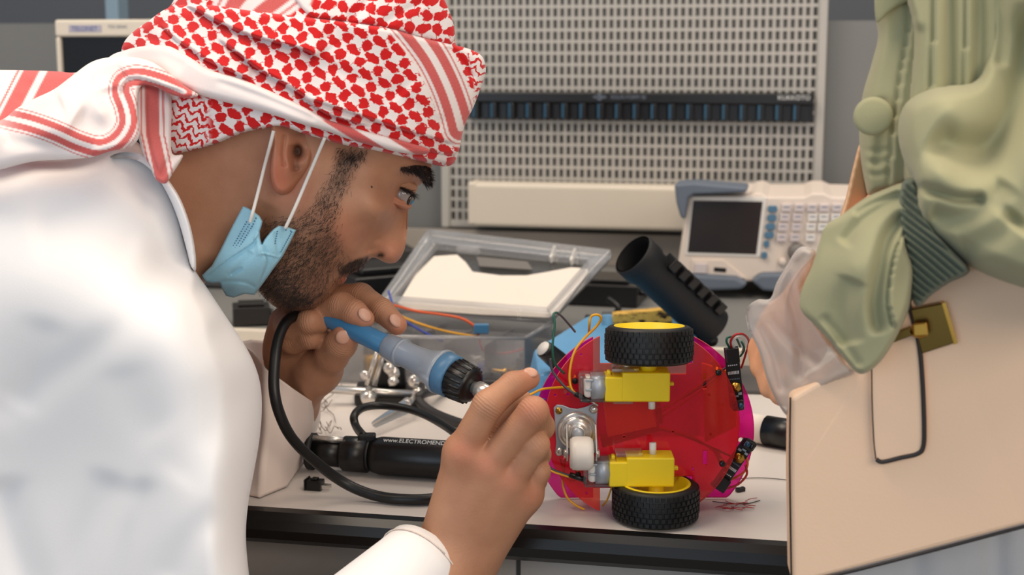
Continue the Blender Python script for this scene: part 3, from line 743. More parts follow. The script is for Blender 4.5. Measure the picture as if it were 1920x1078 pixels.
# wheels
def wheel(cpx, cpy, name='wheel', top=False):
    c = P(cpx, cpy, YR - .0135)
    h = .0135
    if not top: c.z = TZ + h * 1.03 + .0006
    r = .0322
    CM = Matrix.Translation(c) @ Matrix.Rotation(math.radians(-6 if top else 0), 4, 'X')
    t = MB(CM)
    n = 96; prof = [(-h, .0255), (-h, .0288), (-h * .93, .0306), (-h * .75, .0316), (0, .0320), (h * .75, .0316), (h * .93, .0306), (h, .0288), (h, .0255), (h * .4, .0250), (-h * .4, .0250)]
    vs = []; fs = []; m = len(prof)
    for j, (z, rr) in enumerate(prof):
        for k in range(n):
            a = 2 * PI * k / n; vs.append((rr * math.cos(a), rr * math.sin(a), z))
    for j in range(m):
        j2 = (j + 1) % m
        for k in range(n): fs.append((j * n + k, j * n + (k + 1) % n, j2 * n + (k + 1) % n, j2 * n + k))
    t.add(vs, fs, True)
    w = t.build(name, M['rubber'], robot)
    # tread blocks, joined: too small to pick apart singly
    tb = MB(CM); nb = 44; rows = 6
    for j in range(rows):
        z0 = -h * .88 + j * (h * 1.76 / rows)
        for k in range(nb):
            a = 2 * PI * (k + (.5 if j % 2 else 0)) / nb; da = 2 * PI / nb * .36; zz0, zz1 = z0 + .0005, z0 + h * 1.76 / rows - .0005
            r0 = .0312; r1 = .0329 if 0 < j < rows - 1 else .0323
            q = [(rr * math.cos(a + s_ * da), rr * math.sin(a + s_ * da), z) for z in (zz0, zz1) for rr, s_ in ((r0, -1), (r1, -.85), (r1, .85), (r0, 1))]
            tb.add(q, [(0, 1, 2, 3), (7, 6, 5, 4), (0, 4, 5, 1), (1, 5, 6, 2), (2, 6, 7, 3)])
    tr = tb.build('tread', M['rubber'], w); tr['kind'] = 'stuff'
    rim = MB(CM)
    rim.lathe((0, 0, -h * 1.03), (0, 0, h * 1.03), [(0, .0235), (0, .0258), (.02, .0262), (.98, .0262), (1, .0258), (1, .0238), (.55, .0230), (.5, .006)], 48, caps=False)
    rim.lathe((0, 0, -h * 1.03), (0, 0, h * .2), [(0, .0235), (.35, .022), (.45, .004)], 48, caps=False)
    ro = rim.build('rim', M['yellow'], w)
    hb_ = MB(CM)
    hb_.lathe((0, 0, -h * .6), (0, 0, h * 1.05 if not top else h * .2), [(0, .006), (1, .006)], 20)
    hb_.build('hub', M['yellow'], w)
    for k in range(6):
        a = PI / 3 * k
        s_ = MB(CM @ Matrix.Rotation(a, 4, 'Z')); s_.box(.005, .0235, -.0016, .0016, -h * .2, h * .1); s_.build('spoke', M['yellow'], ro)
    return w
wheel(1229, 955)
w2 = wheel(1217, 645, top=True)
# motors (a block of yellow gearbox, a steel can and a clear end strap)
def motor(x0, y0, up):      # x0,y0: pixel of the left end / centre line
    root = bpy.data.objects.new('gear_motor', None); COL.objects.link(root); root.parent = robot; root.location = (0, 0, 0)
    yn, yf = -.0235, -.0015        # towards the camera .. plate
    def bx(name, m, ax0, ay0, ax1, ay1, d0=yn, d1=yf, bev=.0012):
        a = R(x0 + ax0, y0 + ay0, (d0 + d1) / 2); b = R(x0 + ax1, y0 + ay1, (d0 + d1) / 2)
        return MB().box(min(a.x, b.x), max(a.x, b.x), YR + d0, YR + d1, min(a.z, b.z), max(a.z, b.z)).build(name, m, root, bev, 3)
    bx('gearbox', M['yellow'], 77, -29, 165, 25)
    bx('gearbox_neck', M['yellow'], 45, -21, 79, 25)
    can_ = MB(); a = R(x0 + 20, y0 + 1, -.0125); b = R(x0 + 46, y0 + 1, -.0125)
    n = 28; vs = []
    for p in (a, b):
        for k in range(n):
            q = 2 * PI * k / n; cz = max(-.0088, min(.0088, .0118 * math.sin(q))); vs.append(p + Vector((0, .0108 * math.cos(q), cz)))
    can_.add(vs, [tuple(range(n))[::-1], tuple(range(n, 2 * n))] + [(k, (k + 1) % n, n + (k + 1) % n, n + k) for k in range(n)], True)
    co = can_.build('motor_can', M['zinc'], root)
    bx('motor_end', M['nylon'], 6, -18, 22, 20, -.021, -.004, .003)
    for dy_ in (-9, 9): bx('brush_slot', M['zinc'], 10, dy_ - 2, 24, dy_ + 2, -.0225, -.02, .0004)
    bx('strap', M['clear2'], -1, -22, 60, -17, -.022, -.003, .001)
    bx('strap', M['clear2'], -1, 22, 60, 27, -.022, -.003, .001)
    bx('strap_end', M['clear'], -3, -20, 4, 24, -.020, -.005, .003)
    bx('output_nub', M['yellow'], 165, -6, 175, 0, -.015, -.010, .0006)
    bx('lug', M['yellow'], 50, -28, 57, -20, -.015, -.009, .0008)
    bx('lug', M['yellow'], 100, -33, 110, -28, -.015, -.009, .0008)
    bx('bracket', M['clear'], 58, -35, 108, -28, -.020, -.004, .001)
    bx('bracket', M['clear'], 60, 25, 98, 31, -.020, -.004, .001)
    for s_, e_ in ((-35, -44), (30, 40)):
        a = R(x0 + 87, y0 + s_, -.012); b = R(x0 + 87, y0 + e_, -.012)
        if (s_ < 0) != up: MB().lathe(a, b, [(0, .0032), (.4, .0032), (.45, .0018), (1, .0016)], 12).build('bolt', M['steel'], root)
    sgn = 1 if not up else -1
    # white shaft towards the robot's middle, yellow shaft to the wheel
    if up: a, b = R(x0 + 128, y0 - 28, -.0125), R(x0 + 128, y0 - 50, -.0125)
    else: a, b = R(x0 + 134, y0 + 24, -.0125), R(x0 + 134, y0 + 44, -.0125)
    MB().cyl(a, b, .0026, 14).build('shaft', M['nylon'], root)
    if up: a, b = R(x0 + 134, y0 + 24, -.0125), R(x0 + 134, y0 + 40, -.0125)
    else: a, b = R(x0 + 128, y0 - 28, -.0125), R(x0 + 128, y0 - 42, -.0125)
    MB().cyl(a, b, .0062, 18).build('wheel_shaft', M['yellow'], root)
    return root
motor(1088, 722, False); motor(1096, 880, True)
# caster
cs = bpy.data.objects.new('caster', None); COL.objects.link(cs); cs.parent = robot
cq = [(1038, 765), (1044, 759), (1056, 760), (1068, 765), (1082, 767), (1096, 764), (1110, 758), (1118, 758), (1121, 765), (1119, 790), (1119, 815), (1122, 840), (1118, 849), (1060, 853), (1046, 856), (1041, 850), (1043, 830), (1041, 805), (1040, 785)]
MB().prism([R(x, y, -.0035) for x, y in cq], Vector((0, .002, 0))).build('mount_plate', M['zinc'], cs, .0005)
for x, y in ((1113, 767), (1050, 846)):
    MB().lathe(R(x, y, -.0035), R(x, y, -.0035) - Vector((0, .003, 0)), [(0, .0034), (.6, .0030), (1, .0012)], 16).build('screw', M['steel'], cs)
MB().lathe(R(1048, 770, -.0036), R(1048, 770, -.0036) - Vector((0, .0006, 0)), [(0, .0026), (1, .0026)], 16).build('screw_hole', M['brass'], cs)
ac = R(1082, 806, -.0036)
MB().lathe(ac, ac - Vector((0, .010, 0)), [(0, .0145), (.25, .0148), (.45, .0142), (.5, .0122), (.6, .0112), (.75, .0108), (.8, .0075), (.9, .0062), (1, .0052)], 36).build('swivel_race', M['steel'], cs)
MB().lathe(ac - Vector((0, .0095, 0)), ac - Vector((0, .0125, 0)), [(0, .0050), (.7, .0044), (1, .002)], 24).build('king_pin', M['zinc'], cs)
wc = R(1090, 850, -.022)
for s_ in (-1, 1):
    x_ = wc.x + s_ * .0102 + .0002
    g = MB(); a = R(1090, 800, 0)
    g.prism([Vector((x_, YR - .0125, a.z + .004)), Vector((x_, YR - .0125, wc.z - .004)), Vector((x_, wc.y - .004, wc.z - .005)), Vector((x_, wc.y - .006, wc.z + .002)), Vector((x_, YR - .0145, a.z + .006))], (s_ * .0012, 0, 0))
    g.build('fork', M['steel'], cs, .0004)
    MB().lathe((x_, wc.y, wc.z), (x_ + s_ * .003, wc.y, wc.z), [(0, .0034), (1, .003)], 12).build('axle_nut', M['steel'], cs)
cwm = Matrix.Translation(wc)
MB(cwm).lathe((-.0088, 0, 0), (.0088, 0, 0), [(0, .0085), (.02, .0105), (.14, .0122), (.3, .0126), (.7, .0126), (.86, .0122), (.98, .0105), (1, .0085)], 36).build('caster_wheel', M['nylon'], cs)
# line sensors
def sensor(A, B, wpx, lab):
    root = bpy.data.objects.new('line_sensor', None); COL.objects.link(root); root.parent = robot
    a = R(*A, .010); b = R(*B, .010); ax = (b - a); L_ = ax.length; f = frame_mtx(a, ax, Vector((0, 0, 1)).cross(ax) if False else ax.cross(Vector((0, 1, 0))))
    w = wpx * mpp / 2
    def bx(name, m, t0, t1, s0, s1, z0, z1, bev=0): # z toward camera
        f2 = f.copy()
        sg = -1 if f.col[2][1] > 0 else 1      # normal must face the camera
        return MB(f2).box(t0 * L_, t1 * L_, s0 * w, s1 * w, min(sg * z0, sg * z1), max(sg * z0, sg * z1)).build(name, m, root, bev)
    bx('circuit_board', M['pcb'], .0, 1, -1, 1, 0, .0016, .0004)
    bx('header_block', M['black'], 0, .24, -.92, .92, .0016, .0075, .0006)
    for k in range(8): bx('solder_pad', M['text'], .40, .45, -.8 + k * .2, -.68 + k * .2, .0016, .002)
    for k in range(5): bx('printed_mark', M['text'], .29, .31, -.7 + k * .28, -.52 + k * .28, .0016, .0018)
    for k in range(7): bx('solder_pad', M['textgrey'], .52, .54, -.8 + k * .23, -.68 + k * .23, .0016, .002)
    bx('resistor', M['zinc'], .76, .80, -.8, -.3, .0016, .0026); bx('resistor', M['zinc'], .76, .80, .3, .8, .0016, .0026)
    bx('resistor', M['zinc'], .80, .83, -.3, .3, .0016, .0026)
    bx('led_head', M['black'], .86, 1.04, -.9, .9, .0016, .008, .002)
    sg = -1 if f.col[2][1] > 0 else 1
    c = f @ Vector((.66 * L_, 0, sg * .0016)); nrm = Vector(f.col[2][:3]) * sg
    MB().lathe(c, c + nrm * .003, [(0, .0042), (1, .0042)], 6).build('nut', M['brass'], root)
    MB().lathe(c + nrm * .003, c + nrm * .0042, [(0, .0022), (1, .0018)], 12).build('screw_end', M['brass'], root)
    c = f @ Vector((.95 * L_, w * .35, sg * .008)); MB().ball(c, .0022, 10).build('led', M['chip'], root)
    c = f @ Vector((.95 * L_, -w * .35, sg * .008)); MB().ball(c, .0020, 10).build('led', M['black'], root)
    return root
sensor((1370, 650), (1382, 762), 27, '')
sensor((1344, 914), (1406, 826), 27, '')
# black screw heads / standoffs
for x, y in ((1347, 698), (1354, 869), (1078, 714), (1084, 890)):
    c = R(x, y, -.0002); MB().lathe(c, c - Vector((0, .0022, 0)), [(0, .0023), (.7, .0023), (1, .0016)], 14).build('screw_head', M['black'], robot)
    c = R(x, y, .003); MB().cyl(c, c + Vector((0, .029, 0)), .0022, 10).build('standoff', M['brass'], robot)
# things held between the plates
def inner(name, m, pts, d0, d1): return MB().prism([R(x, y, d0) for x, y in pts], Vector((0, d1 - d0, 0))).build(name, m, robot, .0008)
inner('battery_holder', M['white'], [(1132, 752), (1222, 752), (1232, 800), (1140, 820)], .014, .030)
inner('holder_edge', M['dark'], [(1126, 824), (1235, 798), (1240, 808), (1130, 840)], .016, .028)
inner('control_board', M['orange_wire'], [(1316, 680), (1380, 700), (1382, 800), (1322, 830)], .020, .023)
inner('bracket_block', M['dark'], [(1230, 764), (1240, 764), (1244, 795), (1234, 795)], .012, .028)
def wire(m, pts, r=.0008, name='wire'): return MB().tube(pts, r, 7, 7).build(name, m, robot)
wire(M['red_wire'], [R(1345, 698, .010), R(1300, 730, .012), R(1240, 772, .014)], .0009)
wire(M['red_wire'], [R(1350, 702, .012), R(1300, 742, .014), R(1235, 785, .016)], .0009)
wire(M['dark'], [R(1360, 690, .014), R(1310, 728, .018), R(1245, 765, .02)], .0009)
wire(M['red_wire'], [R(1235, 800, .012), R(1300, 820, .010), R(1345, 850, .008)], .0008)
wire(M['dark'], [R(1140, 835, .012), R(1240, 806, .018), R(1370, 855, .012)], .0009)
wire(M['red_wire'], [R(1050, 860, .010), R(1062, 895, .012), R(1080, 900, .014), R(1120, 880, .012)], .0006)
# leads in front
wire(M['green_wire'], [R(1058, 700, -.002), R(1040, 680, -.008), R(1036, 650, -.01), R(1040, 610, -.008), R(1038, 590, -.006), R(1044, 586, .0)], .0009)
wire(M['grey_wire'], [R(1044, 586, .0), R(1054, 594, .008), R(1070, 612, .02), R(1078, 622, .03)], .0009)
wire(M['grey_wire'], [R(1032, 672, -.010), R(1036, 695, -.010), R(1056, 722, -.012), R(1080, 740, -.014), R(1096, 750, -.014)], .0010)
wire(M['yellow_wire'], [R(1090, 745, -.013), R(1072, 730, -.010), R(1068, 700, -.006), R(1076, 662, -.002), R(1094, 636, .004), R(1118, 612, .006), R(1127, 597, .004), R(1120, 590, .002), R(1108, 594, .002), R(1105, 612, .004), R(1104, 625, .03)], .0010)
MB().tube([R(1078, 738, -.013), R(1098, 748, -.014), R(1106, 752, -.014)], .0021, 8).build('heat_shrink', M['black'], robot)
wire(M['steel'], [R(1106, 752, -.014), R(1113, 755, -.015), R(1121, 760, -.014)], .0007, 'bare_end')
wire(M['yellow_wire'], [R(1070, 726, -.002), R(1040, 727, -.010), R(1016, 730, -.03), R(998, 738, -.05), R(985, 744, -.055)], .0009)
wire(M['blue_wire'], [R(1022, 748, -.02), R(1000, 746, -.04), R(982, 743, -.05)], .0006)
MB().tube([R(1068, 890, -.012), R(1098, 900, -.014)], .0022, 8, spline=False).build('heat_shrink', M['black'], robot)
wire(M['grey_wire'], [R(1070, 892, -.012), R(1050, 886, -.012), R(1036, 880, -.012), R(1022, 870, -.012)], .0010)
wire(M['yellow_wire'], [R(1070, 895, -.012), R(1050, 889, -.013), R(1036, 884, -.013), R(1020, 873, -.013)], .0008)
wire(M['yellow_wire'], [R(1060, 860, .006), R(1055, 900, .008), R(1062, 930, .006), R(1078, 946, .004), R(1096, 955, .004)], .0009)
wire(M['yellow_wire'], [R(1150, 905, -.004), R(1144, 922, -.006), R(1138, 938, -.002), R(1130, 948, .006)], .0007)
wire(M['red_wire'], [R(1372, 652, .006), R(1370, 640, .004), R(1378, 628, .002), R(1394, 627, .004), R(1404, 640, .012), R(1398, 665, .02), R(1390, 690, .026)], .0009)
wire(M['green_wire'], [R(1368, 652, .006), R(1362, 640, .004), R(1366, 632, .004), R(1380, 634, .01), R(1388, 650, .02)], .0009)
wire(M['white_wire'], [R(1376, 652, .006), R(1374, 640, .004), R(1384, 632, .004), R(1396, 640, .01), R(1392, 660, .02)], .0009)
wire(M['green_wire'], [R(1390, 640, .01), R(1396, 655, .014), R(1388, 668, .02)], .0008)
wire(M['orange_wire'], [R(1350, 912, .008), R(1370, 900, .02), R(1394, 886, .016), R(1402, 870, .012), R(1398, 856, .01), R(1390, 862, .02)], .0009)
wire(M['red_wire'], [R(1346, 914, .008), R(1360, 916, .012), R(1384, 908, .016), R(1400, 890, .014), R(1398, 872, .012)], .0009)
wire(M['red_wire'], [R(1338, 912, .008), R(1334, 906, .012), R(1344, 900, .02)], .0009)
# ================================================================== organic surfaces
def A2(p): return np.array(p, float)
def resample(poly, res=5, closed=True):
    pts = [Vector((x, y, 0)) for x, y in poly]
    return np.array([(p.x, p.y) for p in catmull(pts, res, closed)])
def seg_dist(X, Y, poly, closed=False):
    """distance, signed side and nearest point of a polyline for arrays X, Y"""
    n = len(poly); m = n if closed else n - 1
    best = np.full(X.shape, 1e18); sx = np.zeros(X.shape); nx = np.zeros(X.shape); ny = np.zeros(X.shape); tt = np.zeros(X.shape)
    for i in range(m):
        a = poly[i]; b = poly[(i + 1) % n]; d = b - a; L = d @ d + 1e-12
        t = np.clip(((X - a[0]) * d[0] + (Y - a[1]) * d[1]) / L, 0, 1)
        px = a[0] + t * d[0]; py = a[1] + t * d[1]
        dd = (X - px) ** 2 + (Y - py) ** 2
        k = dd < best
        best[k] = dd[k]; nx[k] = px[k]; ny[k] = py[k]; tt[k] = (i + t[k]) / m
        sx[k] = np.sign(d[0] * (Y - a[1]) - d[1] * (X - a[0]))[k]
    return np.sqrt(best), sx, nx, ny, tt
def in_poly(X, Y, poly):
    c = np.zeros(X.shape, bool); n = len(poly)
    for i in range(n):
        x1, y1 = poly[i]; x2, y2 = poly[(i + 1) % n]
        if y1 == y2: continue
        k = ((y1 > Y) != (y2 > Y)) & (X < (x2 - x1) * (Y - y1) / (y2 - y1) + x1)
        c ^= k
    return c
def rbf(pts):
    """smooth function of (x, y) through (x, y, value)"""
    if isinstance(pts, (int, float)): return lambda X, Y: np.full(X.shape, float(pts))
    p = np.array(pts, float); xy = p[:, :2] / 100; v = p[:, 2]; n = len(p)
    if n < 4:
        w = v.mean(); return lambda X, Y: np.full(X.shape, w)
    r = np.sqrt(((xy[:, None] - xy[None]) ** 2).sum(-1)) 
    K = np.where(r > 0, r ** 2 * np.log(r + 1e-12), 0) + np.eye(n) * 1e-3
    Q = np.c_[np.ones(n), xy]
    Mx = np.block([[K, Q], [Q.T, np.zeros((3, 3))]])
    s = np.linalg.solve(Mx, np.r_[v, 0, 0, 0])
    def f(X, Y):
        x = X / 100; y = Y / 100; out = s[n] + s[n + 1] * x + s[n + 2] * y
        for i in range(n):
            r2 = (x - xy[i, 0]) ** 2 + (y - xy[i, 1]) ** 2
            out = out + s[i] * 0.5 * r2 * np.log(r2 + 1e-12)
        return out
    return f
def idw(pts):
    if isinstance(pts, (int, float)): return lambda X, Y: np.full(X.shape, float(pts))
    p = np.array(pts, float)
    def f(X, Y):
        a = 0; b = 0
        for x, y, v in p:
            w = 1 / (((X - x) ** 2 + (Y - y) ** 2) + 30) ** 1.5; a = a + w * v; b = b + w
        return a / b
    return f
def sstep(a, b, x):
    t = np.clip((x - a) / (b - a), 0, 1); return t * t * (3 - 2 * t)
def crease_disp(X, Y, creases):
    D = np.zeros(X.shape)
    for c in creases:
        kind, pts, w, A = c[:4]
        pl = resample(pts, 5, False) if len(pts) > 2 else np.array(pts, float)
        d, s, _, _, t = seg_dist(X, Y, pl)
        env = sstep(0, .12, t) * sstep(1, .88, t) if len(c) < 5 else 1
        env = np.where(env == 0, 0, env) if isinstance(env, np.ndarray) else env
        if kind == 'v': D += A * env * np.exp(-(d / w) ** 2)
        elif kind == 's':      # fold edge: raised on the positive side, sharp drop on the other
            D += A * env * (np.where(s > 0, -np.exp(-d / w) * (1 - np.exp(-(d / 2.5) ** 2) * .3), np.exp(-(d / (w * .35)) ** 2) * .8))
    return D
def world_arr(X, Y, D):
    x = (X - 960) / FPX; y = (539 - Y) / FPX
    dy = cp + y * sp; dz = -sp + y * cp; k = D / dy
    return np.stack([x * k, D, CAMZ + dz * k], -1)
def relief(name, poly, near, mid, back, t, m, parent, cell=4, creases=(), attrs=None, uv=None, smooth_poly=True, blur=1, disp=None):
    pl = resample(poly, 5) if smooth_poly else np.array(poly, float)
    x0, y0 = pl.min(0) - cell * 1.5; x1, y1 = pl.max(0) + cell * 1.5
    gx = np.arange(x0, x1 + cell, cell); gy = np.arange(y0, y1 + cell, cell)
    X, Y = np.meshgrid(gx, gy)
    d, _, nx, ny, _ = seg_dist(X, Y, pl, True)
    ins = in_poly(X, Y, pl)
    # cells with at least one inner corner (clear of the rim)
    core = ins & (d > cell * .25)
    cellmask = core[:-1, :-1] | core[1:, :-1] | core[:-1, 1:] | core[1:, 1:]
    used = np.zeros(X.shape, bool)
    for a, b in ((0, 0), (1, 0), (0, 1), (1, 1)):
        used[a:X.shape[0] - 1 + a, b:X.shape[1] - 1 + b] |= cellmask
    rim = used & ~core
    Xs = np.where(rim, nx, X); Ys = np.where(rim, ny, Y); d = np.where(rim, 0, d)
    tf = idw(t)(Xs, Ys); s = np.clip(d / tf, 0, 1); g = np.sqrt(np.clip(1 - (1 - s) ** 2, 0, 1))
    Yn = rbf(near)(Xs, Ys) if callable(near) is False else near(Xs, Ys)
    Ym = rbf(mid)(Xs, Ys) if callable(mid) is False else mid(Xs, Ys)
    C = crease_disp(Xs, Ys, creases)
    for _ in range(blur):
        Cp = np.pad(C, 1, mode='edge'); C = (Cp[:-2, 1:-1] + Cp[2:, 1:-1] + Cp[1:-1, :-2] + Cp[1:-1, 2:] + 2 * C) / 6
    if disp is not None: C = C + disp(Xs, Ys)
    front = Ym - (Ym - Yn) * g + C * g
    bk = rbf(back)(Xs, Ys) if callable(back) is False else back(Xs, Ys)
    rear = Ym + bk * g
    idf = -np.ones(X.shape, int); k = used; idf[k] = np.arange(k.sum())
    nf = k.sum(); idb = idf.copy(); inner = used & core
    idb[inner] = nf + np.arange(inner.sum())
    V = np.concatenate([world_arr(Xs[k], Ys[k], front[k]), world_arr(Xs[inner], Ys[inner], rear[inner])])
    ii, jj = np.nonzero(cellmask)
    F1 = np.stack([idf[ii, jj], idf[ii + 1, jj], idf[ii + 1, jj + 1], idf[ii, jj + 1]], -1)
    F2 = np.stack([idb[ii, jj], idb[ii, jj + 1], idb[ii + 1, jj + 1], idb[ii + 1, jj]], -1)
    F = np.concatenate([F1, F2])
    PX = np.concatenate([Xs[k], Xs[inner]]); PY = np.concatenate([Ys[k], Ys[inner]])
    o = np_mesh(name, V, F, m, parent)
    me = o.data
    if uv is not None:
        U, Vv = uv(PX, PY)
        l = np.empty(len(me.loops), np.int32); me.loops.foreach_get('vertex_index', l)
        lay = me.uv_layers.new(name='UVMap'); lay.data.foreach_set('uv', np.stack([U[l], Vv[l]], -1).astype(np.float32).ravel())
    if attrs is not None:
        for kx, vals in attrs(PX, PY).items():
            a = me.attributes.new(kx, 'FLOAT', 'POINT'); a.data.foreach_set('value', np.asarray(vals, np.float32))
    return o
def np_mesh(name, V, F, m, parent, smooth=True):
    off = np.array(wloc(parent)) if parent else 0
    me = bpy.data.meshes.new(name)
    V = (V - off).astype(np.float32); n = len(F)
    me.vertices.add(len(V)); me.vertices.foreach_set('co', V.ravel())
    me.loops.add(n * F.shape[1]); me.loops.foreach_set('vertex_index', F.astype(np.int32).ravel())
    me.polygons.add(n); me.polygons.foreach_set('loop_start', (np.arange(n) * F.shape[1]).astype(np.int32))
    try: me.polygons.foreach_set('loop_total', np.full(n, F.shape[1], np.int32))
    except Exception: pass
    me.update(calc_edges=True)
    me.polygons.foreach_set('use_smooth', [smooth] * n)
    if m: me.materials.append(m)
    o = bpy.data.objects.new(name, me); COL.objects.link(o)
    if parent: o.parent = parent
    return o
# --- signed distance bodies
def smin(a, b, k):
    h = np.clip(.5 + .5 * (b - a) / k, 0, 1); return b * (1 - h) + a * h - k * h * (1 - h)
class Field:
    def __init__(s, lo, hi, h):
        s.lo = np.array(lo, float); s.h = h
        s.n = np.ceil((np.array(hi) - s.lo) / h).astype(int) + 1
        s.ax = [s.lo[i] + h * np.arange(s.n[i]) for i in range(3)]
    def empty(s): return np.full(s.n, .06, np.float32)
    def capsule(s, vol, a, b, ra, rb, k):
        a = np.array(a); b = np.array(b); R_ = max(ra, rb) + max(k, s.h * 2) * 1.2 + s.h
        i0 = np.maximum(0, ((np.minimum(a, b) - R_ - s.lo) / s.h).astype(int)); i1 = np.minimum(s.n, ((np.maximum(a, b) + R_ - s.lo) / s.h).astype(int) + 2)
        if (i1 <= i0).any(): return
        x, y, z = np.meshgrid(*[s.ax[q][i0[q]:i1[q]] for q in range(3)], indexing='ij')
        d = b - a; L = d @ d + 1e-12
        t = np.clip(((x - a[0]) * d[0] + (y - a[1]) * d[1] + (z - a[2]) * d[2]) / L, 0, 1)
        dist = np.sqrt((x - a[0] - t * d[0]) ** 2 + (y - a[1] - t * d[1]) ** 2 + (z - a[2] - t * d[2]) ** 2) - (ra + (rb - ra) * t)
        sl = tuple(slice(i0[q], i1[q]) for q in range(3))
        vol[sl] = smin(vol[sl], dist.astype(np.float32), k)
    def chain(s, vol, pts, k=.003):
        for (a, ra), (b, rb) in zip(pts[:-1], pts[1:]): s.capsule(vol, a, b, ra, rb, k)
def surface_nets(vol, lo, h):
    s = vol < 0
    nx, ny, nz = vol.shape
    acc = np.zeros((nx - 1, ny - 1, nz - 1, 3), np.float32); cnt = np.zeros((nx - 1, ny - 1, nz - 1), np.float32)
    def sl(o): return tuple(slice(o[i], vol.shape[i] - 1 + o[i]) for i in range(3))
    for ax in range(3):
        for p in range(2):
            for q in range(2):
                o0 = [0, 0, 0]; oth = [i for i in range(3) if i != ax]; o0[oth[0]] = p; o0[oth[1]] = q
                o1 = list(o0); o1[ax] = 1
                v0 = vol[sl(o0)]; v1 = vol[sl(o1)]; k = (v0 < 0) != (v1 < 0)
                t = v0[k] / (v0[k] - v1[k])
                add = np.zeros((k.sum(), 3), np.float32); add[:, ax] = t; add[:, oth[0]] = p; add[:, oth[1]] = q
                acc[k] += add; cnt[k] += 1
    k = cnt > 0
    idx = -np.ones(k.shape, np.int64); idx[k] = np.arange(k.sum())
    base = np.argwhere(k); V = (base + acc[k] / cnt[k][:, None]) * h + lo
    F = []
    for ax in range(3):
        oth = [i for i in range(3) if i != ax]
        a = [slice(None)] * 3; b = [slice(None)] * 3
        a[ax] = slice(0, -1); b[ax] = slice(1, None)
        for i in oth: a[i] = slice(1, -1); b[i] = slice(1, -1)
        s0 = s[tuple(a)]; s1 = s[tuple(b)]; e = np.argwhere(s0 != s1); sg = s0[tuple(e.T)]
        c = e.copy(); c[:, oth[0]] += 1; c[:, oth[1]] += 1
        def ci(d0, d1):
            q = c.copy(); q[:, oth[0]] += d0; q[:, oth[1]] += d1; return idx[tuple(q.T)]
        quad = np.stack([ci(-1, -1), ci(0, -1), ci(0, 0), ci(-1, 0)], -1)
        flip = sg if ax != 1 else ~sg
        quad[~flip] = quad[~flip][:, ::-1]
        F.append(quad)
    return V, np.concatenate(F)
def smooth_mesh(V, F, it=2):
    E = np.concatenate([F[:, [0, 1]], F[:, [1, 2]], F[:, [2, 3]], F[:, [3, 0]]])
    for _ in range(it):
        acc = np.zeros_like(V); cnt = np.zeros(len(V))
        for a, b in ((0, 1), (1, 0)):
            np.add.at(acc, E[:, a], V[E[:, b]]); np.add.at(cnt, E[:, a], 1)
        V = V * .5 + .5 * acc / cnt[:, None]
    return V
def vp(px, py, Y): return tuple(P(px, py, Y))
def hand_mesh(palm, fingers, h=.0014, kp=.010, kf=.003, kj=.005):
    allp = [p for c in palm for p, r in c] + [p for f in fingers for p, r in f]
    A = np.array(allp); lo = A.min(0) - .045; hi = A.max(0) + .045
    fd = Field(lo, hi, h)
    pv = fd.empty()
    for c in palm: fd.chain(pv, c, kp)
    tot = pv.copy()
    for f in fingers:
        v = fd.empty(); fd.chain(v, f, kf)
        tot = np.minimum(tot, smin(pv, v, kj))
    V, F = surface_nets(tot, fd.lo, h)
    return smooth_mesh(V, F, 3), F

